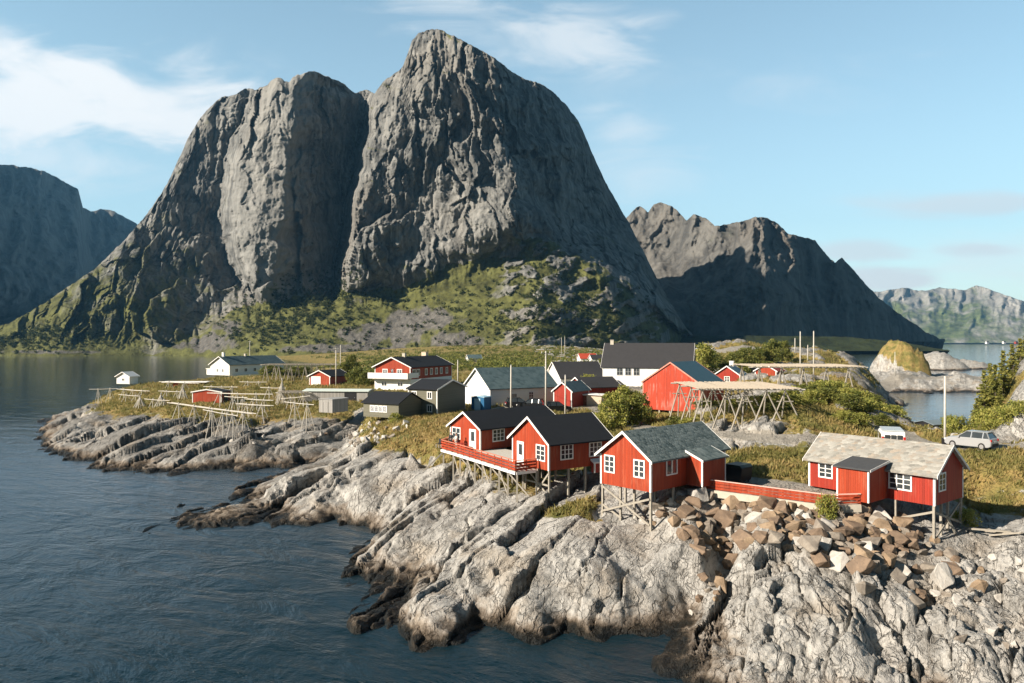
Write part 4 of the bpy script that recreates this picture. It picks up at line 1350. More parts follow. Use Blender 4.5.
hBo.door('F', 1.7, 0, 1.2, 2.0, RED_D, False)
p = atY(575, 404, 126)
hKi = House('kiosk', 'cream kiosk with flat white roof and brown door by the yard', 'kiosk', p.x + .7, p.y, 8.1, -14, 3.8, 2.6, 1.75, .1, CREAM, WHITE_T, oy=.3, ox=.35, corners=False, barge=False)
hKi.door('F', .8, 0, .8, 1.6, paint('brown door', (.20, .06, .03)), False)
p = atY(478, 411, 108)
hBl = House('blue_shed', 'blue steel shed with pale blue top in front of the warehouse', 'shed', at(471.5, 410.5, 8).x, at(471.5, 410.5, 8).y, 7.9, -28, 2.3, 2.2, 2.2, .14, BLUE, BLUE_L, oy=.08, ox=.1, trim=BLUE, barge=False)
hBl.door('F', 1.1, .05, .9, 1.9, BLUE_L, False)
hGr = House('storehouse', 'grey white storehouse with wide slate roof behind the warehouse', 'storehouse', atY(546, 388, 168).x, 168, 8.3, -72, 9, 10.5, 2.9, 3.2, GREY_W, ROOF_G, oy=.3, ox=.4)
hGr2 = House('storehouse', 'low dark roofed storehouse between the boathouse and the white house', 'storehouse', atY(568, 388, 150).x, 150, 8.2, -66, 7, 8.0, 1.9, 1.7, RED_D, ROOF_G, oy=.3, ox=.4)
hRR = House('cottage', 'small white cottage with red roof at the foot of the spur', 'cottage', atY(577, 364, 330).x, 330, 8.7, -80, 6, 7.5, 2.9, 2.0, WHITE, ROOF_R, oy=.3, ox=.3, corners=False)
hRR.window('R', 2, .9, 1, 1.1); hRR.window('R', 5, .9, 1, 1.1)
hR2 = House('cottage', 'white cottage with grey roof right of the red roofed one', 'cottage', atY(588.5, 365, 322).x, 322, 8.6, -80, 5.5, 5.0, 3.0, 1.6, WHITE, ROOF_G, oy=.3, ox=.3, corners=False)
hR2.window('R', 2.4, .9, 1, 1.1)
hS1 = House('cottage', 'pale cottage with dark roof on the slope behind the warehouse', 'cottage', atY(466, 363, 380).x, 380, 7.8, -75, 6, 7, 2.6, 1.8, GREY_W, ROOF_T, oy=.3, ox=.3, corners=False)
hS1.window('R', 3.5, .8, 1, 1.1)
p = atY(714, 383, 150)
hT1 = House('cottage', 'brick red cottage with broad white gable among the trees behind the barn', 'cottage', p.x, p.y, 10.0, -30, 5.2, 6, 2.2, 1.8, RED_D, ROOF_B, oy=.3, ox=.3)
hT1.window('F', 2.6, .9, 1.1, 1.1); hT1.chimney(4, .8, .9, WHITE_T)
p = atY(735, 379, 165)
hT2 = House('cottage', 'low orange cottage under the trees left of the far rack', 'cottage', p.x, p.y, 10.4, -70, 4.2, 7.0, 2.4, 1.0, RED, ROOF_K, oy=.3, ox=.3)
hT2.window('R', 3.5, .9, 1.1, 1.1)
p = atY(755, 380, 150)
hT3 = House('cottage', 'red and white cottage seen under the far drying rack', 'cottage', p.x, p.y, 10.6, -35, 4.2, 5.5, 2.5, 1.3, RED, RED, oy=.3, ox=.3)
hT3.window('F', 2.0, .8, 1.1, 1.1); hT3.window('R', 2.5, .8, 1.1, 1.1)
p = atY(914.5, 433, 138)
hDk = House('boathouse', 'dark boathouse with grey sheet roof at the edge of the inlet', 'boathouse', p.x, p.y, 1.6, -70, 4.0, 3.2, 2.3, .5, BLACK, plain('grey sheet roof', (.16, .20, .22), .5), oy=.3, ox=.4, corners=False, barge=False)
hDk.door('R', 1.5, 0, 1.2, 1.8, BLACK, False)
p = atY(167.5, 379, 212)
hOp = House('open_shed', 'red open sided shed with long flat white roof on the islet', 'shed', atY(180, 380, 205).x, 205, 6.7, -90, 4.0, 6.2, 1.2, .1, RED, WHITE_T, oy=3.0, ox=.6, corners=False, barge=False)
hOp.door('R', 3, 0, 1.6, 1.0, BLACK, False)
# far settlement beyond the strait
for i, (u, v, lab) in enumerate(((1014, 343.2, 'tiny far red house on the fjord shore'), (1002, 343.0, 'tiny far white house on the fjord shore'), (985, 343.2, 'tiny far grey house on the fjord shore'))):
    Y_ = 3300
    hh = House('far_house', lab, 'house', atY(u, v, Y_).x, Y_, H - (v - CY) / F * Y_ - 3, -70, 9, 14, 8, 4, RED if i == 0 else WHITE, ROOF_G, corners=False, barge=False)


# ------------------------------------------------------------------ decks, fences
def deck():
    z = 7.15
    P1, P2, P3, P4 = Vector((-7.75, 81.5, z)), Vector((-6.4, 79.3, z)), Vector((.36, 67.2, z)), Vector((2.25, 68.55, z))
    A0, A1, B0 = hA.w2(-.1, -.05), hA.w2(5.25, -.05), hB.w2(-.1, -.05)
    org = P2.copy()
    root = empty('wooden_deck', org, 0, 'red railed wooden deck on stilts joining the two black roofed cabins', 'deck')
    loc = lambda p, dz=0: Vector((p.x - org.x, p.y - org.y, dz))
    poly = [P1, P2, P3, P4, B0, hB.w2(-.05, 5), hA.w2(5.3, 3.0), A1, A0]
    n = len(poly)
    m = MB()
    m.add([loc(p, .0) for p in poly] + [loc(p, -.1) for p in poly], [tuple(range(n)), tuple(range(2 * n - 1, n - 1, -1))] + [(i, (i + 1) % n, n + (i + 1) % n, n + i) for i in range(n)])
    m.build('deck_floor', POLEW, root)
    edge = [hA.w2(-.35, .2), P1, P2, P3, P4]
    edge[0].z = z
    m = MB(); fa = MB()
    for a, b in zip(edge[:-1], edge[1:]):
        a, b = loc(a), loc(b)
        d = (b - a); k = max(1, int(round(d.length / 1.35)))
        nrm = Vector((d.y, -d.x, 0)).normalized()
        for hz in (.22, .50, .78):
            m.beam(a + Vector((0, 0, hz)) + nrm * .06, b + Vector((0, 0, hz)) + nrm * .06, .035, .19)
        for i in range(k + 1):
            p = a + d * i / k
            ps = MB(); ps.box(p.x - .05, p.x + .05, p.y - .05, p.y + .05, -.1, 1.0); ps.build('railing_post', RED, root)
        fa.beam(a + Vector((0, 0, -.14)) + nrm * .09, b + Vector((0, 0, -.14)) + nrm * .09, .05, .24)
    m.build('railing_boards', RED, root)
    fa.build('fascia_board', WHITE_T, root)
    m = MB()
    for a, b in zip(edge[:-1], edge[1:]):
        m.beam(loc(a, 1.02), loc(b, 1.02), .16, .05)
    m.build('handrail', plain('pink handrail', (.62, .20, .13)), root)
    # stilts along the outer edge and a second row under the floor
    spots = [P1 + Vector((.2, .1, 0))]
    for i in range(9): spots.append(P2.lerp(P3, i / 8) + Vector((.1, .1, 0)))
    for i in range(6): spots.append(P2.lerp(P3, (i + .6) / 6.6) + Vector((1.7, 1.3, 0)))
    spots.append(P4 + Vector((0, -.1, 0)))
    for p in spots:
        l = loc(p); g = gz(p.x, p.y) - z - .5
        m = MB(); m.box(l.x - .08, l.x + .08, l.y - .08, l.y + .08, g, -.16); m.build('stilt', POST, root)
    for i in range(8):
        a, b = loc(P2.lerp(P3, i / 8)), loc(P2.lerp(P3, (i + 1) / 8))
        o = Vector((1.2, .9, 0))
        m = MB(); m.beam(a + Vector((.1, .1, -.3)), b + (o if i % 2 else Vector((.1, .1, 0))) + Vector((0, 0, -2.4)), .06, .13); m.build('brace', POST, root)
    m = MB(); a = loc(P1); m.beam(a + Vector((.1, 0, -.4)), a + Vector((-2.3, -.4, -2.7)), .08, .16); m.build('brace', POST, root)


deck()


def yard_fence():
    a, b, c = at(700.5, 488.5, 6.85), at(828, 505.5, 6.5), at(864, 497.5, 6.75)
    c = hD.w2(-2.95, 4.1); c.z = 6.6
    org = a.copy()
    root = empty('board_fence', org, 0, 'long low red board fence with white rail between the slate roofed and stone roofed cabins', 'fence')
    l = lambda p, dz: Vector((p.x - org.x, p.y - org.y, p.z - org.z + dz))
    bd, tr = MB(), MB()
    for p, q in ((a, b), (b, c)):
        for hz in (.18, .42, .66): bd.beam(l(p, hz), l(q, hz), .035, .205 if p is a else .12)
        k = int((q - p).length / 1.6)
        for i in range(k + 1):
            r_ = l(p.lerp(q, i / k), 0)
            po = MB(); po.box(r_.x - .05, r_.x + .05, r_.y + .03, r_.y + .13, r_.z - .3, r_.z + .8); po.build('fence_post', RED_D, root)
        tr.beam(l(p, .83), l(q, .83), .15, .06)
    bd.build('fence_boards', RED, root); tr.build('top_rail', plain('pale pink rail', (.70, .45, .38)), root)
    m = MB()
    for p, q in ((a, b), (b, c)): m.beam(Vector((0, 0, 0)) + (p - a) + Vector((0, 0, -.26)), (q - a) + Vector((0, 0, -.26)), .3, .56)
    o = m.build('foundation_wall', CONC); o.location = org
    tag(o, 'low pale concrete footing wall under the red board fence', 'wall')


yard_fence()


def waste_bin():
    p = at(738, 480, 6.85)
    root = empty('waste_container', (p.x, p.y, gz(p.x, p.y)), R(-48), 'black waste container in the shade behind the slate roofed cabin', 'container')
    m = MB(); m.prism([(-.75, .18), (.75, .18), (.9, 1.35), (-.9, 1.35)], (0, -.9, 0), (1, 0, 0), (0, 0, 1), (0, 1.8, 0)); m.build('body', BLACK, root, False, .04)
    m = MB(); m.prism([(-.93, 1.36), (.93, 1.36), (.7, 1.6), (-.7, 1.6)], (0, -.93, 0), (1, 0, 0), (0, 0, 1), (0, 1.86, 0)); m.build('lid', plain('dark green lid', (.02, .03, .025), .5), root, False, .03)
    for x in (-.6, .6):
        for y in (-.7, .7):
            m = MB(); m.tube([(x - .05, y, .1), (x + .05, y, .1)], .1, 10); m.build('wheel', RUBBER, root)


waste_bin()


# ------------------------------------------------------------------ poles
def pole(u, vt, vb, Y, label, kind='wood', cross=True):
    p = atY(u, vb, Y)
    g = gz(p.x, p.y)
    top = H - (vt - CY) / F * Y
    root = empty('utility_pole', (p.x, p.y, g), random.uniform(0, 3), label, 'pole', None)
    hgt = top - g
    m = MB(); m.tube([(0, 0, -.5), (0, 0, hgt * .5), (0, 0, hgt)], [.15, .13, .10], 8)
    m.build('mast', POLEW if kind == 'wood' else STEEL, root, True)
    if cross:
        m = MB(); m.beam((-.8, 0, hgt - .35), (.8, 0, hgt - .35), .1, .12); m.build('crossarm', POST, root)
        for x in (-.7, 0, .7):
            m = MB(); m.tube([(x, 0, hgt - .29), (x, 0, hgt - .05)], [.05, .035], 6); m.build('insulator', WHITE_T, root)
    else:
        m = MB(); m.tube([(0, 0, hgt), (0, 0, hgt + .08)], [.13, .04], 8); m.build('cap', STEEL, root)


for a_ in ((511, 365, 402, 117, 'utility pole in front of the left part of the warehouse wall'), (545.8, 351, 408, 114, 'tallest utility pole at the right end of the warehouse'),
           (565.3, 375, 412, 110, 'slim pole in front of the dark red boathouse'), (548.7, 367, 386, 150, 'short pole behind the right end of the warehouse roof'),
           (457.8, 360, 386, 165, 'pole left of the white warehouse gable'), (336, 348, 387, 182, 'pole at the right side of the red garage'),
           (340.5, 345, 366, 240, 'thin pole behind the roof of the red garage'), (249.8, 341, 356, 290, 'pole behind the roof of the white longhouse'),
           (561.5, 337.5, 349, 420, 'left one of the two small poles on the grassy spur'), (564.8, 336.5, 349, 425, 'right one of the two small poles on the grassy spur'),
           (895, 352, 372, 292, 'small pole on the causeway below the round rock')):
    pole(*a_, cross=a_[1] in (348, 351, 341))
for a_ in ((800.3, 331.5, 362, 150, 'thick bare mast left of its twin behind the far rack'), (813.7, 331, 362, 150, 'thick bare mast right of its twin behind the far rack'),
           (807.8, 345, 357, 200, 'short thin mast between the two thick masts'), (795, 338, 352, 210, 'thin mast left of the two thick masts')):
    pole(*a_, cross=False)


def wire(a, b, sag, label):
    a, b = Vector(a), Vector(b)
    m = MB(); m.tube([tuple(a.lerp(b, t / 10) - a - Vector((0, 0, sag * 4 * (t / 10) * (1 - t / 10)))) for t in range(11)], .022, 4)
    o = m.build('power_line', BLACK); o.location = a
    tag(o, label, 'cable')


wire(atY(511, 366, 117), atY(545.8, 353, 114), .5, 'sagging cable from the left warehouse pole to the tallest pole')
wire(atY(545.8, 353, 114), atY(565.3, 376.5, 110), .3, 'sagging cable from the tallest pole down to the slim boathouse pole')
wire(atY(565.3, 376.5, 110), atY(600, 383, 150), .6, 'sagging cable from the slim boathouse pole towards the big white house')
wire(atY(457.8, 361, 165), atY(511, 366, 117), .8, 'sagging cable from the pole at the warehouse gable to the left warehouse pole')


def lamp_post():
    p = atY(945, 440, 80); g = gz(p.x, p.y); top = H - (376 - CY) / F * 80 - g
    root = empty('lamp_post', (p.x, p.y, g), 0, 'tall pale lamp post beside the silver car', 'lamp post')
    m = MB(); m.tube([(0, 0, -.3), (0, 0, top)], [.14, .10], 8); m.build('mast', POLEW, root, True)
    m = MB(); m.beam((0, 0, top), (.1, -.7, top + .12), .08); m.build('lamp_arm', STEEL, root)
    m = MB(); m.box(0, .2, -1.1, -.65, top + .05, top + .17); m.build('lamp_head', STEEL, root, bevel=.03)
    m = MB(); m.box(-.25, .25, -.25, .25, -.3, .75); m.build('cable_box', BLACK, root, bevel=.02)


lamp_post()


# ------------------------------------------------------------------ fish drying racks
BEDW = plain('sun dried bed poles', (.44, .38, .30), .9, .25, 3.0)


def flat_rack(label, uL, uR, v, Y, depth, n_fr, frame_w=3.4, skew=0.0, group=None):
    """wide bed of thin poles on rows of A frames"""
    L_ = (uR - uL) / F * Y
    x0 = (uL - CX) / F * Y
    zt = H - (v - CY) / F * Y
    root = empty('drying_rack', (x0, Y, zt), skew, label, 'drying rack', group)
    M_ = Matrix.Translation((x0, Y, zt)) @ Matrix.Rotation(skew, 4, 'Z')
    rr = random.Random(int(uL))
    nrow = max(2, int(depth / 6.5) + 1)
    for j in range(nrow):
        y = depth * j / (nrow - 1)
        m = MB(); m.tube([(-.5, y, -.12), (L_ + .5, y, -.12)], .10, 6); m.build('beam', POLEW, root)
        for i in range(n_fr - (j > 0)):
            x = (i + .35 + rr.uniform(-.1, .1)) * L_ / n_fr
            m = MB()
            for dx in (-frame_w / 2, frame_w / 2):
                w_ = M_ @ Vector((x + dx, y, 0)); g = gz(w_.x, w_.y) - zt - .3
                m.tube([(x + dx, y + rr.uniform(-.3, .3), g), (x - dx * .06, y, -.05)], [.10, .08], 6)
            if nrow and i % 2 == 0:
                m.tube([(x - frame_w * .28, y + .08, -1.5), (x + frame_w * .28, y + .08, -1.5)], .07, 6)
            w_ = M_ @ Vector((x, y + 1.2, 0)); g = gz(w_.x, w_.y) - zt - .3
            m.tube([(x, y + 1.2, g), (x, y + .1, -.15)], .08, 6)
            m.build('a_frame', POST, root)
    m = MB()
    n = int(L_ / .34)
    for i in range(n):
        x = L_ * i / n + rr.uniform(-.08, .08)
        m.beam((x, -.5 - rr.uniform(0, .5), .03 + rr.uniform(0, .05)), (x + rr.uniform(-.1, .1), depth + .4 + rr.uniform(0, .5), .03 + rr.uniform(0, .05)), .11, .08)
    m.build('pole_bed', BEDW, root)


flat_rack('big flat drying rack on crossed legs right of the red barn', 697, 800, 388.5, 86, 13, 5, 3.4, -.02)
flat_rack('far flat drying rack on tall posts in front of the bare masts', 752, 862, 366.5, 112, 11, 5, 1.6, -.05)
flat_rack('long pale drying rack level with the longhouse roof edge', 262, 338, 364.5, 205, 6, 6, 2.0, 0)
flat_rack('pale drying rack on thin legs left of the grey hut', 278, 309, 392.3, 146, 4, 3, 2.2, 0)


def pole_rack(label, u1, v1, Y1, u2, v2, Y2, n=3, lines_=2, group=None):
    """long horizontal poles carried by splayed trestles"""
    a, b = atY(u1, v1, Y1), atY(u2, v2, Y2)
    root = empty('drying_rack', a, 0, label, 'drying rack', group)
    d = b - a
    nr = Vector((-d.y, d.x, 0)).normalized()
    rr = random.Random(int(u1 * 7 + v1))
    for k in range(lines_):
        m = MB(); o = nr * (.0 + .9 * k) + Vector((0, 0, -.05 * k))
        m.tube([o - d.normalized() * .5, d * .5 + o + Vector((0, 0, -.06)), d + o + d.normalized() * .5], .07, 6)
        m.build('pole', POLEW, root)
    for i in range(n):
        c = d * ((i + .5) / n)
        m = MB()
        for sx_, sy_ in ((-1, -.5), (1, -.4), (-.7, 1.6), (.8, 1.7)):
            q = c + d.normalized() * sx_ * rr.uniform(.6, 1.1) + nr * sy_ * .9
            g = gz(a.x + q.x, a.y + q.y) - a.z - .3
            if g > -.5: continue
            m.tube([(q.x, q.y, g), tuple(c + nr * .4 + Vector((0, 0, .25)))], [.062, .05], 5)
        if m.v: m.build('trestle', POLEW, root)


RG = 'pole racks for drying fish on the islet'
for a_ in (('long low pole rack running in front of the orange red shed', 169, 402.8, 134, 250, 413.5, 124, 5, 2), ('pole rack right of the orange red shed at its wall height', 209, 393, 146, 264, 394.2, 140, 3, 3),
           ('short pole rack below the middle of the islet meadow', 238, 403.8, 133, 268, 405.6, 131, 2, 2), ('short pole rack just above another one on the islet meadow', 246, 399, 140, 268, 400.3, 138, 2, 2),
           ('highest short pole rack on the islet meadow, left of the garage', 241, 381.8, 190, 263, 382, 188, 2, 2), ('pole rack left of the orange red shed near the hut', 160, 381.5, 196, 191, 383.2, 186, 2, 3),
           ('small pole rack on the turf behind the left rocks', 160, 391, 168, 181, 391.6, 166, 2, 2), ('pole rack at the outer tip of the islet over the water', 91, 389.2, 190, 115, 388.6, 190, 2, 1),
           ('pole rack on the turf right below the tiny white hut', 118, 389, 186, 145, 391, 180, 3, 2), ('pole rack close behind the right rim of the islet', 283, 398.5, 142, 308, 396, 140, 2, 1),
           ('tall pole rack standing on the rock edge left of the rubble cove', 286, 402, 127, 312, 404.5, 123, 2, 1), ('lowest pole rack with long legs on the islet rocks', 205, 410, 121, 236, 415.5, 117, 3, 1),
           ('tall pole rack just right of the orange red shed corner', 226, 396.5, 138, 246, 397.5, 134, 2, 1), ('pole rack behind the orange red shed roof', 205, 386.5, 172, 236, 387, 168, 3, 1),
           ('pole rack on the slope left of the long low rack', 146, 399, 150, 168, 400.5, 147, 2, 1), ('tall pole rack with steep legs over the left rocks', 120, 394.5, 170, 139, 396, 166, 2, 1),
           ('pole rack beside the tent of poles left of the grey hut', 262, 387.5, 160, 284, 388, 157, 2, 1)):
    pole_rack(*a_, group=RG)


def teepee(u, vt, Y, label, n=14):
    p = atY(u, vt, Y); g0 = gz(p.x, p.y)
    root = empty('pole_stack', (p.x, p.y, g0), 0, label, 'pole stack', 'stacked bundles of bare poles')
    rr = random.Random(int(u))
    hgt = p.z - g0
    for i in range(n):
        t = 6.283 * i / n
        r_ = rr.uniform(.9, 1.5)
        x, y = r_ * math.cos(t), r_ * math.sin(t)
        g = gz(p.x + x, p.y + y) - g0 - .1
        m = MB(); m.tube([(x, y, g), (-x * .12, -y * .12, hgt + rr.uniform(-.2, .3))], [.07, .05], 5); m.build('pole', POLEW, root)


teepee(282, 379, 150, 'bundle of bare poles stacked like a tent left of the grey hut', 18)
teepee(161, 394, 150, 'cone of poles stacked on the turf left of the orange red shed')
teepee(140, 396, 152, 'cone of poles stacked nearest to the outer rocks of the islet')
teepee(183, 386, 160, 'cone of poles stacked close by the left wall of the orange red shed')


# ------------------------------------------------------------------ vehicles
def car(name, label, x, y, z, rz, paint_m, cat='car', Lc=4.6, Wc=1.86, Hc=1.66):
    root = empty(name, (x, y, z), rz, label, cat)
    # side profile, x forward
    prof = [(-2.28, .42), (-2.30, .80), (-2.22, 1.02), (-2.05, 1.08), (.95, 1.06), (2.05, .92), (2.26, .70), (2.28, .40), (2.0, .28), (-2.0, .28)]
    m = MB()
    secs = []
    for wy, kx, kz in ((-1, .97, .0), (-.93, .995, .015), (-.6, 1, .03), (.6, 1, .03), (.93, .995, .015), (1, .97, 0)):
        secs.append([(px * kx, wy * Wc / 2, pz + (kz if pz > .9 else 0)) for px, pz in prof])
    n = len(prof)
    vs = [v for s_ in secs for v in s_]
    fs = [tuple(range(n)), tuple(range(len(vs) - 1, len(vs) - n - 1, -1))]
    for i in range(len(secs) - 1):
        for j in range(n): fs.append((i * n + j, i * n + (j + 1) % n, (i + 1) * n + (j + 1) % n, (i + 1) * n + j))
    m.add(vs, fs); m.build('body', paint_m, root, False, .04)
    # greenhouse, leaning in to the roof
    lo = [(-2.12, 1.06), (1.05, 1.05)]; hi = [(-1.75, Hc - .06), (.15, Hc - .03)]
    m = MB()
    w0, w1 = Wc / 2 - .06, Wc / 2 - .24
    m.add([(lo[0][0], -w0, lo[0][1]), (lo[1][0], -w0, lo[1][1]), (lo[1][0], w0, lo[1][1]), (lo[0][0], w0, lo[0][1]),
           (hi[0][0], -w1, hi[0][1]), (hi[1][0], -w1, hi[1][1]), (hi[1][0], w1, hi[1][1]), (hi[0][0], w1, hi[0][1])],
          [(0, 3, 2, 1), (4, 5, 6, 7), (0, 1, 5, 4), (1, 2, 6, 5), (2, 3, 7, 6), (3, 0, 4, 7)])
    m.build('window_band', GLASS, root, False, .02)
    m = MB(); m.box(-1.95, .2, -w1 - .02, w1 + .02, Hc - .06, Hc); m.build('roof', paint_m, root, False, .03)
    pl = MB()
    for sy in (-1, 1):
        for (xa, xb) in ((1.05, .15), (-.35, -.40), (-1.45, -1.5), (-2.12, -1.8)):
            pl.beam((xa, sy * (w0 + .012), 1.05), (xb, sy * (w1 + .012), Hc - .04), .09, .05)
    pl.build('pillars', paint_m, root)
    for sx_ in (-1.38, 1.42):
        for sy in (-1, 1):
            m = MB(); m.tube([(sx_, sy * (Wc / 2 - .22), .34), (sx_, sy * (Wc / 2 + .02), .34)], .345, 18); wh = m.build('wheel', RUBBER, root, False, .02)
            m = MB(); m.tube([(sx_, sy * (Wc / 2 + .0), .34), (sx_, sy * (Wc / 2 + .035), .34)], .21, 14); m.build('rim', STEEL, wh)
    for sy in (-1, 1):
        m = MB(); m.box(-2.31, -2.12, min(sy * .66, sy * .9), max(sy * .66, sy * .9), .82, 1.02); m.build('tail_light', LAMP_R, root, bevel=.02)
        m = MB(); m.box(2.12, 2.30, min(sy * .6, sy * .88), max(sy * .6, sy * .88), .68, .84); m.build('headlight', WHITE_T, root, bevel=.02)
        m = MB(); m.box(.72, .9, min(sy * .9, sy * 1.1), max(sy * .9, sy * 1.1), 1.02, 1.18); m.build('mirror', paint_m, root, bevel=.03)
    m = MB(); m.box(-2.33, -2.2, -.8, .8, .34, .62); m.build('bumper', BLACK, root, bevel=.03)
    m = MB(); m.box(-2.34, -2.22, -.26, .26, .70, .81); m.build('number_plate', WHITE_T, root)
    root.scale = (.96, 1.04, 1.1)
    return root


p = at(971, 448.5, gz(35 * 1.35, 76.0))
car('parked_car', 'silver estate car parked on the gravel road at the far right', p.x, p.y, gz(p.x, p.y) + .05, math.atan2(.80, -.60), SILVER)
for u_, v_, Y_, rz_, lab in ((531, 404, 118.5, 2.9, 'black car parked tight behind the left cabin roof, in front of the warehouse'), (519, 404, 119.5, .1, 'black car left of another black car in front of the warehouse'),
                             (557, 403, 117, .25, 'black car by the tallest utility pole, right of the other black cars')):
    q = atY(u_, v_, Y_); car('parked_car', lab, q.x, q.y, gz(q.x, q.y) + .05, rz_, CARK)


def van():
    q = atY(891, 437, 75.5)
    root = empty('camper_van', (q.x, q.y, gz(q.x, q.y) + .05), R(-22), 'white camper van with red rear lights seen from behind over the stone roof', 'van')
    m = MB(); m.prism([(-2.6, .35), (2.5, .35), (2.6, 1.1), (1.9, 1.35), (1.35, 2.35), (-2.5, 2.45), (-2.62, 1.2)], (-1.05, 0, 0), (0, 1, 0), (0, 0, 1), (2.1, 0, 0)); m.build('body', WHITE_T, root, False, .06)
    m = MB(); m.box(-.98, .98, -2.5, 1.2, 2.42, 2.58); m.build('roof', plain('grey van roof', (.42, .46, .48), .4), root, False, .05)
    for xx in (-.55, .0, .55):
        m = MB(); m.box(xx - .23, xx + .23, -2.66, -2.5, 1.45, 2.12); m.build('rear_window', GLASS, root, False, .02)
    for sx_ in (-1, 1):
        m = MB(); m.box(min(sx_ * .86, sx_ * 1.06), max(sx_ * .86, sx_ * 1.06), -2.68, -2.45, .8, 1.95); m.build('tail_light', LAMP_R, root, bevel=.02)
        m = MB(); m.box(min(sx_ * 1.04, sx_ * 1.07), max(sx_ * 1.04, sx_ * 1.07), -2.0, 1.1, 1.4, 2.1); m.build('side_window', GLASS, root)
        for yy in (-1.6, 1.6):
            m = MB(); m.tube([(sx_ * .85, yy, .36), (sx_ * 1.07, yy, .36)], .36, 16); wh = m.build('wheel', RUBBER, root)
            m = MB(); m.tube([(sx_ * 1.06, yy, .36), (sx_ * 1.09, yy, .36)], .2, 12); m.build('rim', STEEL, wh)
    m = MB(); m.box(-1.0, 1.0, -2.75, -2.55, .35, .62); m.build('bumper', BLACK, root, bevel=.03)


van()


# ------------------------------------------------------------------ two people on the deck
def person(label, x, y, z, rz, top, legs, hair, pose):
    root = empty('person', (x, y, z), rz, label, 'person')
    J = {'pel': (0, 0, .95), 'ch': (0, .01, 1.25), 'nk': (0, .0, 1.50), 'hd': (0, -.02, 1.62), 'ht': (0, -.01, 1.74)}
    E_ = [('pel', 'ch'), ('ch', 'nk'), ('nk', 'hd'), ('hd', 'ht')]
    rad = {'pel': .15, 'ch': .16, 'nk': .06, 'hd': .095, 'ht': .08}
    for s_, k in ((-1, 'l'), (1, 'r')):
        J['hp' + k] = (s_ * .10, 0, .9); J['kn' + k] = (s_ * .11, -.03, .5); J['an' + k] = (s_ * .11, .02, .09); J['to' + k] = (s_ * .12, -.14, .04)
        J['sh' + k] = (s_ * .19, 0, 1.43)
        if pose == 'lean':
            J['el' + k] = (s_ * .27, -.12, 1.16); J['wr' + k] = (s_ * .18, -.36, 1.08); J['fi' + k] = (s_ * .12, -.44, 1.07)
        else:
            J['el' + k] = (s_ * .25, .03, 1.14); J['wr' + k] = (s_ * .24, -.07, .90); J['fi' + k] = (s_ * .23, -.10, .80)
        E_ += [('pel', 'hp' + k), ('hp' + k, 'kn' + k), ('kn' + k, 'an' + k), ('an' + k, 'to' + k), ('ch', 'sh' + k), ('sh' + k, 'el' + k), ('el' + k, 'wr' + k), ('wr' + k, 'fi' + k)]
        rad.update({'hp' + k: .10, 'kn' + k: .065, 'an' + k: .045, 'to' + k: .04, 'sh' + k: .075, 'el' + k: .047, 'wr' + k: .035, 'fi' + k: .03})
    keys = list(J)

    def skin(nm, ks, grow, mat):
        idx = {k: i for i, k in enumerate(ks)}
        me = bpy.data.meshes.new(nm)
        me.from_pydata([J[k] for k in ks], [(idx[a], idx[b]) for a, b in E_ if a in idx and b in idx], [])
        o = bpy.data.objects.new(nm, me); COL.objects.link(o); o.parent = root
        md = o.modifiers.new('skin', 'SKIN'); md.use_smooth_shade = True
        for i, k in enumerate(ks):
            r_ = rad[k] + grow
            me.skin_vertices[0].data[i].radius = (r_, r_ * (.72 if k in ('pel', 'ch') else 1))
            me.skin_vertices[0].data[i].use_root = (i == 0)
        o.modifiers.new('sub', 'SUBSURF').levels = 1
        o.modifiers['sub'].render_levels = 1
        me.materials.append(mat)
        return o
    skin('body', keys, 0, SKIN)
    skin('trousers', ['pel', 'hpl', 'knl', 'anl', 'hpr', 'knr', 'anr'], .014, legs)
    skin('jacket', ['ch', 'pel', 'nk', 'shl', 'ell', 'wrl', 'shr', 'elr', 'wrr'], .016, top)
    bm = bmesh.new(); bmesh.ops.create_uvsphere(bm, u_segments=12, v_segments=8, radius=.112)
    for v in bm.verts: v.co = Vector((v.co.x, v.co.y * 1.05 + .02, v.co.z * 1.05 + 1.70))
    bmesh.ops.delete(bm, geom=[v for v in bm.verts if v.co.z < 1.60 or (v.co.y < -.045 and v.co.z < 1.74)], context='VERTS')
    me = bpy.data.meshes.new('hair'); bm.to_mesh(me); bm.free(); me.materials.append(hair); link('hair', me, root)
    m = MB(); m.box(-.018, .018, -.135, -.09, 1.635, 1.675); m.build('nose', SKIN, root, True)


q = hA.w2(1.25, -.9); person('person in a dark jacket standing on the deck by the window', q.x, q.y, 7.16, R(-30), plain('dark jacket', (.03, .035, .04)), plain('dark trousers', (.02, .02, .03)), plain('brown hair', (.06, .035, .02)), 'stand')
q = hA.w2(2.45, -1.1); person('person in a pale top standing on the deck between window and door', q.x, q.y, 7.16, R(-60), plain('pale top', (.60, .56, .50)), plain('pale trousers', (.45, .42, .38)), plain('dark hair', (.03, .02, .015)), 'lean')


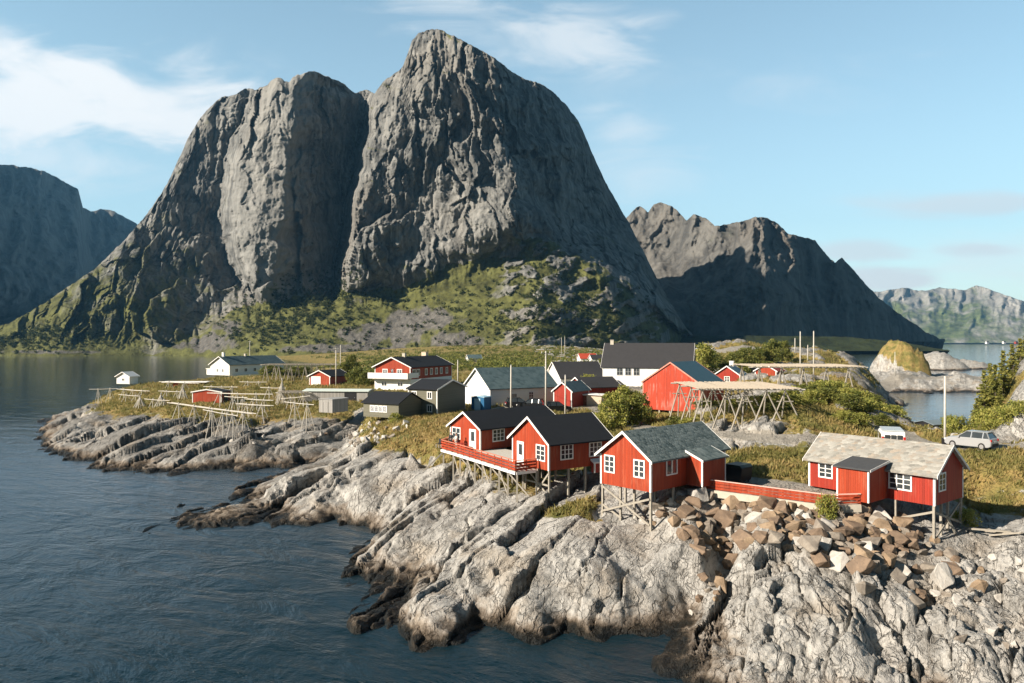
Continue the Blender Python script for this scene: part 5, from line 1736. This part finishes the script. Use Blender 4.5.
def deck_table():
    q = hA.w2(3.2, -1.2)
    root = empty('deck_table', (q.x, q.y, 7.16), R(-40), 'dark wooden deck table in front of the white cabin door', 'table')
    m = MB(); m.box(-.6, .6, -.4, .4, .70, .75); m.build('table_top', RED_D, root)
    for x in (-.5, .5):
        for y in (-.3, .3):
            m = MB(); m.box(x - .035, x + .035, y - .035, y + .035, 0, .70); m.build('leg', RED_D, root)
    for i, (x, y, rz) in enumerate(((.2, -2.2, -40), (-.35, -1.2, 60))):
        q = hA.w2(.1 + .5 * i, -1.7 + .3 * i)
        r2 = empty('deck_chair', (q.x, q.y, 7.16), R(rz), ('dark deck chair at the left corner of the deck', 'dark deck chair next to the corner chair, nearer the window')[i], 'chair')
        m = MB(); m.box(-.25, .25, -.25, .25, .40, .45); m.build('seat', BLACK, r2)
        m = MB(); m.box(-.25, .25, .22, .27, .46, .95); m.build('backrest', BLACK, r2)
        for xx in (-.22, .22):
            for yy in (-.22, .22):
                m = MB(); m.box(xx - .02, xx + .02, yy - .02, yy + .02, 0, .40); m.build('leg', STEEL, r2)


deck_table()


def spar_pile():
    """grey timbers left lying on the rocks below the stone roofed cabin"""
    root = None
    for i, (u, v, du, dv) in enumerate(((978, 528, 34, 8), (985, 533, 30, 3), (968, 531, 26, 9), (990, 538, 40, -3))):
        a = on_ground(u, v, 45, 80)
        b = on_ground(u + du, v + dv, 45, 80)
        b = a + (b - a).normalized() * 2.9 if (b - a).length > .1 else a + Vector((2.5, 0, 0))
        m = MB(); m.beam(Vector((0, 0, .15)), Vector((b.x - a.x, b.y - a.y, gz(b.x, b.y) - a.z + .2)), .2, .12)
        o = m.build('timber_beam', POST); o.location = a
        tag(o, 'bleached timber beam lying on the shaded rocks right of the stone roofed cabin', 'beam', 'loose timbers on the rocks')


spar_pile()


# ------------------------------------------------------------------ boulders
def rock_mat(name, lo, hi, st):
    m, n, b = material(name, .88, .2)
    p = n.obj()
    a = n.noise(p, 1.1, 6, .65); c2 = n.noise(p, 6, 4, .7)
    c = n.mix(n.step(a, .3, .7), lo, hi)
    c = n.mix(n.math('MULTIPLY', n.step(c2, .5, .75), .6), c, st)
    n.l.new(c, b.inputs['Base Color'])
    n.l.new(n.bump(n.math('ADD', a, n.math('MULTIPLY', c2, .4)), .6, .12), b.inputs['Normal'])
    return m


BM = [('ochre', rock_mat('ochre rock', (.20, .145, .095), (.33, .245, .165), (.12, .085, .058))),
      ('rust brown', rock_mat('rust brown rock', (.15, .11, .08), (.25, .18, .125), (.085, .065, .048))),
      ('pale grey', rock_mat('pale grey rock', (.36, .34, .31), (.52, .50, .46), (.22, .21, .19))),
      ('brown grey', rock_mat('brown grey rock', (.18, .155, .13), (.30, .265, .22), (.11, .095, .08)))]


def boulder_mesh(seed, mat):
    rr = random.Random(seed)
    bm = bmesh.new()
    for _ in range(13):
        v = Vector((rr.gauss(0, 1), rr.gauss(0, 1), rr.gauss(0, 1))).normalized()
        v = Vector((v.x * rr.uniform(.85, 1.1), v.y * rr.uniform(.65, .95), v.z * rr.uniform(.55, .8)))
        bm.verts.new(v)
    r_ = bmesh.ops.convex_hull(bm, input=bm.verts[:])
    bmesh.ops.delete(bm, geom=[g for g in r_['geom_interior'] if isinstance(g, bmesh.types.BMVert)], context='VERTS')
    bmesh.ops.dissolve_limit(bm, angle_limit=R(14), verts=bm.verts[:], edges=bm.edges[:])
    bmesh.ops.bevel(bm, geom=bm.edges[:], offset=.03, segments=1, affect='EDGES', clamp_overlap=True)
    bmesh.ops.triangulate(bm, faces=bm.faces[:])
    bmesh.ops.subdivide_edges(bm, edges=bm.edges[:], cuts=1)
    for v in bm.verts:
        c = v.co
        k = 1 + .05 * math.sin(c.x * 5 + seed) * math.sin(c.y * 6 + 1.3 * seed) + .03 * math.sin(c.z * 13 + c.x * 9 + seed)
        v.co = c * k
    for f in bm.faces: f.smooth = False
    me = bpy.data.meshes.new('boulder'); bm.to_mesh(me); bm.free()
    me.materials.append(mat)
    return me


BMESH = [[boulder_mesh(100 * c + k, BM[c][1]) for k in range(6)] for c in range(4)]


def in_poly(u, v, poly):
    c = False
    for (x1, y1), (x2, y2) in zip(poly, poly[1:] + poly[:1]):
        if (y1 > v) != (y2 > v) and u < (x2 - x1) * (v - y1) / (y2 - y1) + x1: c = not c
    return c


def put_boulder(pos, s, c, label, group, rr, k=None, sq=None):
    o = bpy.data.objects.new('boulder', BMESH[c][rr.randrange(6) if k is None else k])
    COL.objects.link(o)
    o.location = pos
    o.rotation_euler = (rr.uniform(-.5, .5), rr.uniform(-.5, .5), rr.uniform(0, 6.3))
    o.scale = [s * rr.uniform(.85, 1.2) for _ in range(3)] if sq is None else sq
    return tag(o, label, 'boulder', group)


def scatter_boulders():
    rr = random.Random(5)
    done = []

    def fill(poly, n, s0, s1, weights, where, group, y0, y1, sp=.95):
        us = [p[0] for p in poly]; vs = [p[1] for p in poly]
        k = tries = 0
        while k < n and tries < n * 40:
            tries += 1
            u, v = rr.uniform(min(us), max(us)), rr.uniform(min(vs), max(vs))
            if not in_poly(u, v, poly): continue
            p = on_ground(u, v, y0, y1)
            s = s0 * (s1 / s0) ** (rr.random() ** 1.5)
            if any((p.x - q[0]) ** 2 + (p.y - q[1]) ** 2 < ((s + q[2]) * sp * .75) ** 2 for q in done): continue
            done.append((p.x, p.y, s))
            c = rr.choices(range(4), weights)[0]
            put_boulder((p.x, p.y, p.z + s * .22), s, c, '%s boulder %s' % (BM[c][0], where[c] if isinstance(where, list) else where), group + ', ' + BM[c][0], rr)
            k += 1
    # singular ones first
    for u, v, s, c, sq, lab in ((886, 566, 1.0, 0, (1.15, 1.0, .95), 'big rounded orange brown boulder standing out at the right of the heap'), (870, 552, .9, 2, (1.15, .6, .6), 'pale slab like boulder above the big orange brown one'),
                                (868, 594, .95, 3, (1.05, .8, .9), 'large grey brown boulder lying low below the big orange brown one'), (731, 566, .8, 1, (.75, .7, 1.25), 'tall upright brown boulder wedged in the gully'),
                                (722, 592, .75, 0, (.7, .6, 1.2), 'tall ochre boulder standing at the bottom of the gully'), (845, 538, 1.0, 1, (1.35, 1.0, .9), 'broad rust brown block high in the heap under the stone roofed cabin'),
                                (790, 532, .8, 0, (1.4, .7, .5), 'flat ochre slab lying in the middle of the heap'), (940, 590, 1.1, 2, (.8, 1.0, 1.6), 'tall pale rock standing free near the right edge of the picture')):
        p = on_ground(u, v, 38, 70)
        done.append((p.x, p.y, max(sq) * .8))
        put_boulder((p.x, p.y, p.z + s * .35), s, c, lab, None, rr, sq=sq)
    g = 'boulders heaped below the red board fence'
    fill([(655, 503), (690, 496), (760, 505), (830, 517), (870, 508), (900, 520), (915, 545), (900, 575), (860, 572), (800, 560), (770, 545), (735, 550), (712, 560), (690, 545), (662, 520)], 172, .48, 1.25, (3, 5, 2, 6),
         'in the heap below the red board fence', g, 44, 66, .54)
    fill([(870, 545), (915, 535), (960, 550), (965, 590), (920, 610), (880, 590)], 20, .4, .85, (2, 4, 1, 5), 'in the shade below the stone roofed cabin', 'boulders below the stone roofed cabin', 42, 62, .75)
    fill([(640, 500), (665, 498), (668, 520), (650, 530), (632, 520)], 9, .3, .45, (2, 2, 4, 4), 'under the slate roofed cabin', 'boulders under the slate roofed cabin', 48, 66)
    fill([(700, 575), (728, 560), (740, 580), (715, 612), (690, 615)], 9, .3, .55, (4, 4, 1, 3), 'down in the narrow gully', 'boulders in the gully', 42, 60)
    fill([(935, 560), (1024, 560), (1024, 660), (960, 650), (930, 610)], 22, .3, .6, (1, 1, 5, 4), 'among the rocks in the lower right corner', 'boulders in the lower right corner', 38, 60)
    fill([(352, 428), (385, 420), (412, 424), (400, 434), (372, 447), (345, 450)], 55, .35, .75, (0, 0, 6, 3), 'in the rubble cove below the green house', 'boulders in the rubble cove', 95, 150, .8)
    fill([(215, 450), (300, 452), (330, 440), (325, 425), (250, 432)], 10, .4, .8, (0, 1, 4, 4), 'on the rim of the islet facing the cove', 'boulders on the islet rim', 100, 140)


scatter_boulders()


# ------------------------------------------------------------------ plants
def leaf_mat(name, cols):
    m, n, b = material(name, .6, .2)
    c = n.ramp(n.attr('tone'), [(i / (len(cols) - 1), c) for i, c in enumerate(cols)])
    n.l.new(c, b.inputs['Base Color'])
    tr = n.new('ShaderNodeBsdfTranslucent')
    n.l.new(c, tr.inputs['Color'])
    mx = n.new('ShaderNodeMixShader'); mx.inputs[0].default_value = .4
    out = m.node_tree.nodes['Material Output']
    n.l.new(b.outputs[0], mx.inputs[1]); n.l.new(tr.outputs[0], mx.inputs[2]); n.l.new(mx.outputs[0], out.inputs[0])
    return m


LEAF = leaf_mat('birch leaves', [(.12, .15, .034), (.30, .31, .07), (.46, .42, .12)])
LEAF_D = leaf_mat('dark leaves', [(.06, .08, .02), (.16, .18, .044), (.28, .27, .07)])
LEAF_F = leaf_mat('fir needles', [(.10, .115, .03), (.24, .245, .06), (.42, .37, .10)])
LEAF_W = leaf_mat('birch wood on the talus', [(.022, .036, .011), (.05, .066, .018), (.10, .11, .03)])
GRASS = leaf_mat('grass blades', [(.12, .13, .035), (.27, .235, .08), (.44, .32, .14)])
BARK = plain('bark', (.12, .10, .08), .9, .3, 6)


def leaves(rng, cen, rad, n, size, tone):
    """n leaf faces spread through an ellipsoid, denser to the outside"""
    d = rng.normal(size=(n, 3)); d /= np.linalg.norm(d, axis=1)[:, None]
    r = rng.random(n) ** .45
    c = np.array(cen) + d * r[:, None] * np.array(rad)
    a = rng.normal(size=(n, 3)); a /= np.linalg.norm(a, axis=1)[:, None]
    b = np.cross(a, rng.normal(size=(n, 3))); b /= np.linalg.norm(b, axis=1)[:, None]
    s = size * (.6 + .8 * rng.random(n))[:, None]
    a = a * s; b = b * s * .6
    V = np.stack([c - a, c - b * .9, c + a, c + b * .9], 1).reshape(-1, 3)
    t = np.clip(tone + .22 * rng.normal(size=n), 0, 1)
    return V, np.repeat(t, 4)


def crown_mesh(seed, hgt, wid, n_cl, per, leaf, mat, low=.08):
    rng = np.random.default_rng(seed)
    Vs, Ts = [], []
    for i in range(n_cl):
        t = rng.random()
        z = hgt * (low + (1 - low) * t)
        prof = math.sqrt(max(0, 1 - ((t - .38) / .66) ** 2)) * wid / 2
        a = rng.random() * 6.283
        r = prof * math.sqrt(rng.random()) * .95
        cr = wid * rng.uniform(.09, .19)
        V, T = leaves(rng, (r * math.cos(a), r * math.sin(a), z), (cr, cr, cr * .75), per, leaf, rng.uniform(.2, .85))
        Vs.append(V); Ts.append(T)
    V = np.vstack(Vs)
    return poly_mesh('crown', V, 4, np.arange(len(V)).reshape(-1, 4), mat, {'tone': np.concatenate(Ts)})


def trunk_mesh(seed, hgt, wid, r0):
    rr = random.Random(seed)
    m = MB()
    m.tube([(0, 0, -.4), (rr.uniform(-.1, .1), rr.uniform(-.1, .1), hgt * .35), (rr.uniform(-.3, .3), rr.uniform(-.3, .3), hgt * .85)], [r0, r0 * .75, r0 * .15], 6)
    for k in range(6):
        a = rr.uniform(0, 6.28); z = hgt * rr.uniform(.12, .5)
        m.tube([(0, 0, z), (wid * .22 * math.cos(a), wid * .22 * math.sin(a), z + hgt * .18), (wid * .38 * math.cos(a), wid * .38 * math.sin(a), z + hgt * .32)], [r0 * .5, r0 * .3, r0 * .08], 5)
    return m.mesh('trunk', BARK)


def fir_crown(seed, hgt, wid, mat):
    rng = np.random.default_rng(seed)
    Vs, Ts = [], []
    z = hgt * .06
    while z < hgt:
        t = z / hgt
        rad = wid / 2 * (1 - t) ** .85 * rng.uniform(.8, 1.15)
        for k in range(max(3, int(9 * (1 - t)) + 2)):
            a = rng.random() * 6.283; L_ = rad * rng.uniform(.65, 1.1)
            for q in np.linspace(.25, 1, 5):
                V, T = leaves(rng, (L_ * q * math.cos(a), L_ * q * math.sin(a), z - .18 * L_ * q * q), (.22, .22, .12), 5, .17, rng.uniform(.2, .8) * (.5 + .5 * q))
                Vs.append(V); Ts.append(T)
        z += hgt * .035 + .10
    V = np.vstack(Vs)
    return poly_mesh('crown', V, 4, np.arange(len(V)).reshape(-1, 4), mat, {'tone': np.concatenate(Ts)})


KIND = {}
for k_ in range(3):
    KIND['birch%d' % k_] = (crown_mesh(10 + k_, 5, 5, 85, 42, .17, LEAF), trunk_mesh(k_, 5, 5, .13))
    KIND['dark%d' % k_] = (crown_mesh(20 + k_, 4, 5, 85, 42, .17, LEAF_D), trunk_mesh(9 + k_, 4, 5, .12))
    KIND['low%d' % k_] = (crown_mesh(30 + k_, 2, 4, 70, 30, .13, LEAF, .02), trunk_mesh(19 + k_, 2, 4, .06))
    KIND['fir%d' % k_] = (fir_crown(40 + k_, 7, 3.6, LEAF_F), trunk_mesh(29 + k_, 7, .8, .12))
BASE = {'birch': (5, 5), 'dark': (4, 5), 'low': (2, 4), 'fir': (7, 3.6)}


def plant(kind, name, u, Y, hgt, wid, label, cat, group=None, rr=random.Random(3)):
    x = (u - CX) / F * Y
    k = rr.randrange(3)
    cm, tm = KIND['%s%d' % (kind, k)]
    root = empty(name, (x, Y, gz(x, Y) - .1), rr.uniform(0, 6.28), label, cat, group)
    bh, bw = BASE[kind]
    for nm, me in (('crown', cm), ('trunk', tm)):
        o = link(nm, me, root)
        o.scale = (wid / bw, wid / bw, hgt / bh)


def plants():
    P_ = plant
    P_('birch', 'leafy_bush', 612, 101, 4.6, 4.6, 'bright yellow green bush in front of the white house, left of its darker neighbours', 'bush')
    P_('birch', 'leafy_bush', 627, 104, 5.2, 4.6, 'tall green bush in the middle of the clump left of the barn', 'bush')
    P_('dark', 'leafy_bush', 641, 103, 4.0, 4.0, 'dark green bush touching the left edge of the red barn', 'bush')
    P_('low', 'leafy_bush', 602, 97, 2.2, 3.6, 'low yellow green bush right behind the black roofed cabin', 'bush')
    P_('birch', 'leafy_bush', 652, 128, 5.0, 3.6, 'loose bush between the white house wall and the barn gable', 'bush')
    P_('birch', 'leafy_tree', 703, 168, 8.0, 7.4, 'broad green tree at the right end of the charcoal roof', 'tree')
    P_('dark', 'leafy_tree', 716, 185, 4.6, 5.0, 'dark green tree just right of the broad tree behind the barn', 'tree')
    g = 'dark trees around the cottages behind the racks'
    for i, (u, Y, h_, w_) in enumerate(((735, 178, 4.2, 5), (747, 182, 5.0, 6), (758, 190, 4.4, 5), (772, 192, 5.6, 6), (784, 200, 5, 5), (741, 160, 3.2, 4.5), (726, 172, 3.2, 4.5), (768, 176, 3, 4.5))):
        P_('dark', 'leafy_tree', u, Y, h_, w_, 'dark round tree in the grove around the cottages behind the racks', 'tree', g)
    g = 'green bushes covering the slope below the racks'
    for i, (u, Y, h_, w_) in enumerate(((705, 97, 1.6, 3.6), (722, 97, 1.5, 3.6), (738, 99, 1.6, 3.8), (758, 98, 1.8, 4), (775, 99, 2.2, 4.2), (790, 100, 2.4, 4.4), (806, 102, 2.5, 4.4), (820, 104, 3.0, 4.6), (836, 106, 3.0, 4.6),
                                        (830, 96, 2.6, 4.4), (812, 95, 2.4, 4), (795, 93, 2.0, 4), (778, 91, 1.8, 3.6), (848, 100, 2.6, 4.4), (862, 103, 2.6, 4.2), (850, 93, 2.6, 4), (866, 95, 2.4, 4), (880, 99, 2.2, 4), (880, 91, 2.0, 3.6), (895, 100, 2.0, 3.6), (893, 107, 1.8, 3.6),
                                        (760, 92, 1.4, 3.2), (845, 87, 2.0, 3.4), (860, 88, 1.8, 3.0), (872, 108, 1.8, 3.8), (905, 110, 1.6, 3.4), (690, 92, 1.4, 3.2), (676, 96, 1.6, 3.0))):
        P_('low' if i % 3 else 'dark', 'slope_bush', u, Y, h_ * .72, w_ * .9, ('low green bush on the slope below the flat drying racks', 'dark green bush on the slope below the flat drying racks')[i % 3 == 0], 'bush', g + (' low' if i % 3 else ' dark'))
    g = 'fir trees on the right hand slope'
    for i, (u, Y, h_, w_) in enumerate(((984, 94, 7.0, 3.2), (995, 96, 6.2, 3.4), (1003, 98, 6.4, 3.4), (990, 101, 6.5, 3.2), (977, 92, 3.6, 2.4), (1012, 104, 5.5, 3.4), (1020, 110, 5.0, 3.2), (1030, 100, 5, 3), (1000, 90, 3.2, 2.4))):
        P_('fir', 'fir_tree', u, Y, h_, w_, 'young yellow green fir on the slope beside the pale rock at the right edge', 'tree', g)
    for u, Y, h_, w_, lab in ((988, 88, 2.2, 3.4, 'round bush at the foot of the firs behind the silver car'), (1003, 86, 2.0, 3.2, 'round bush between firs and pale rock above the road'), (958, 86, 2.2, 2.8, 'thin bush between lamp post and silver car'), (950, 92, 2.4, 2.4, 'feathery bush right of the lamp post against the inlet'),
                              (1018, 84, 1.6, 2.6, 'small bush under the pale rock at the right edge')):
        P_('low', 'leafy_bush', u, Y, h_, w_, lab, 'bush')
    for u, Y, h_, w_, lab in ((356, 182, 4.4, 5.2, 'dark bush close to the right of the red garage'), (366, 178, 3.4, 4.4, 'dark bush left of the guesthouse'), (345, 200, 5.0, 4.6, 'dark bush behind the garage roof'), (352, 215, 6.5, 4.5, 'tall narrow bush above the garage roof'),
                              (300, 232, 3.2, 9, 'wide dark bush left of the red garage'), (272, 235, 3.4, 9, 'wide dark bush below the pale rack by the longhouse'), (286, 228, 2.4, 7, 'middle one of the dark bushes between longhouse and garage')):
        P_('dark', 'leafy_bush', u, Y, h_, w_, lab, 'bush')
    P_('low', 'leafy_bush', 395, 107.5, 1.3, 2.2, 'small bush at the corner of the green house wing', 'bush')
    P_('low', 'leafy_bush', 827, 55.5, 1.7, 1.7, 'small wispy bush growing against the corner of the red board fence', 'bush')
    P_('low', 'leafy_bush', 965, 58.5, 1.2, 2.2, 'dry looking bush below the right gable of the stone roofed cabin', 'bush')
    P_('low', 'leafy_bush', 588, 153, 3.5, 4.0, 'green bush at the left corner of the white house', 'bush')


plants()


def grass():
    rng = np.random.default_rng(77)
    xs, ys = [], []
    n = 62000
    u = rng.uniform(70, 1060, n * 4); y = np.exp(rng.uniform(np.log(50), np.log(235), n * 4))
    k = 0
    V, Fc, T = [], [], []
    iY = np.interp(y, T_Y, np.arange(len(T_Y))); iX = np.interp((u - CX) / F, T_RAT, np.arange(len(T_RAT)))
    i0 = iY.astype(int); j0 = iX.astype(int)
    g = T_G[i0, j0]; z = T_Z[i0, j0]
    x = (u - CX) / F * y
    rd = road_mask(x, y)
    ok = (g + .18 * fbm(x / 1.5, y / 1.5, 3, 7) > .58) & (rd < .3) & (z > .5)
    for h_ in (hA, hB, hC, hD, hGT, hW, hBa, hSh, hLo, hGu, hGa, hGB, hFl):
        cx_, sx_ = h_.Mi[0], h_.Mi[1]
        lx = cx_[0] * x + cx_[1] * y + cx_[3]; ly = sx_[0] * x + sx_[1] * y + sx_[3]
        ok &= ~((lx > -.2) & (lx < h_.W + .2) & (ly > -.2) & (ly < h_.L + .2))
    x, y, z, u = x[ok][:n], y[ok][:n], z[ok][:n], u[ok][:n]
    m = len(x)
    tone = np.clip(.5 + .28 * np.exp(-((x + 12) / 7) ** 2 - ((y - 96) / 14) ** 2) + .55 * fbm(x / 4, y / 4, 3, 8) + .15 * rng.normal(size=m), 0, 1)
    sc = (.16 + .28 * rng.random(m)) * (.7 + y / 160)
    Vs = []
    for b in range(3):
        a = rng.random(m) * 6.283
        w_ = sc * .22
        base = np.stack([x + rng.normal(size=m) * .12, y + rng.normal(size=m) * .12, z - .03], 1)
        l = np.stack([np.cos(a) * w_, np.sin(a) * w_, np.zeros(m)], 1)
        tip = base + np.stack([rng.normal(size=m) * sc * .45, rng.normal(size=m) * sc * .45, sc], 1)
        Vs.append(np.stack([base - l, base + l, tip], 1))
    V = np.concatenate(Vs).reshape(-1, 3)
    me = poly_mesh('grass', V, 3, np.arange(len(V)).reshape(-1, 3), GRASS, {'tone': np.repeat(np.tile(tone, 3), 3)})
    tag(link('grass', me), kind='stuff')


grass()


def mountain_woods():
    """low birch wood and shrubs on the talus: one mass"""
    rng = np.random.default_rng(5)
    u, V, D = MT1['u'], MT1['V'], MT1['D']
    n = 42000
    j = rng.integers(0, len(u) - 1, n); i = (rng.random(n) * V.shape[0] * .62).astype(int)
    uu = u[j]; vv = V[i, j]; dd = D[i, j]
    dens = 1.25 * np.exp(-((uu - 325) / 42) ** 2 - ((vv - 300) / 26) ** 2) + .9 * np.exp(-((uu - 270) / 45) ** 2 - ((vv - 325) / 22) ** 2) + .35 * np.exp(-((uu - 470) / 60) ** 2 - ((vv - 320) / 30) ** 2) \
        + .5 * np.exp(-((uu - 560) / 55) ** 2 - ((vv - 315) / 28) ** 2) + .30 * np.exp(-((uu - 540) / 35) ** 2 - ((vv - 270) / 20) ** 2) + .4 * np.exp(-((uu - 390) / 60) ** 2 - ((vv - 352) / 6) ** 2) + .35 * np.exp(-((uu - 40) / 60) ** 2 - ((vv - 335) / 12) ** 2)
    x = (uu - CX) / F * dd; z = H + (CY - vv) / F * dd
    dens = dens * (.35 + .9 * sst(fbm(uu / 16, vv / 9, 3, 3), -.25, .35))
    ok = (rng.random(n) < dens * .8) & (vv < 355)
    x, y, z = x[ok], dd[ok], z[ok]
    m = len(x)
    Vs, Ts = [], []
    for a, b, c in zip(x, y, z):
        s = rng.uniform(1.3, 3.6)
        v, t = leaves(rng, (a, b - .5, c + s * .7), (s, s, s * .9), 26, .95, rng.uniform(.1, .75))
        Vs.append(v); Ts.append(t)
    V_ = np.vstack(Vs)
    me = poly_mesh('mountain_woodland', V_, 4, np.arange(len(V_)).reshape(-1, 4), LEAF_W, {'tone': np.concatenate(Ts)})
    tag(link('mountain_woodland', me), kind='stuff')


mountain_woods()


def scrub():
    """scattered scrub on the flat ground behind the houses"""
    rng = np.random.default_rng(15)
    n = 7000
    y = np.exp(rng.uniform(np.log(262), np.log(800), n)); u = rng.uniform(285, 690, n); x = (u - CX) / F * y
    z = T_Z[np.interp(y, T_Y, np.arange(len(T_Y))).astype(int), np.interp((u - CX) / F, T_RAT, np.arange(len(T_RAT))).astype(int)]
    ok = (z > 2) & (rng.random(n) < .15 + .9 * sst(fbm(x / 40, y / 40, 3, 13), -.25, .25)) & (road_mask(x, y) < .2)
    Vs, Ts = [], []
    for a, b, c in zip(x[ok], y[ok], z[ok]):
        s = rng.uniform(.7, 1.9)
        v, t = leaves(rng, (a, b, c + s * .5), (s * 1.3, s, s * .7), 22, .5, rng.uniform(.2, .8))
        Vs.append(v); Ts.append(t)
    V_ = np.vstack(Vs)
    me = poly_mesh('scrub', V_, 4, np.arange(len(V_)).reshape(-1, 4), LEAF_D, {'tone': np.concatenate(Ts)})
    tag(link('scrub', me), kind='stuff')


scrub()


# ------------------------------------------------------------------ air
def haze():
    m = bpy.data.materials.new('haze')
    m.use_nodes = True
    n = NT(m.node_tree); m.node_tree.nodes.clear()
    out = n.new('ShaderNodeOutputMaterial')
    v = n.new('ShaderNodeVolumePrincipled')
    v.inputs['Color'].default_value = (.22, .58, 1.0, 1)
    v.inputs['Density'].default_value = HAZE
    v.inputs['Anisotropy'].default_value = .2
    n.l.new(v.outputs[0], out.inputs['Volume'])
    b = MB(); b.box(-9000, 9000, -9000, 9000, -30, 1500)
    o = b.build('haze', m); tag(o, kind='stuff')


HAZE = 0.000048
haze()
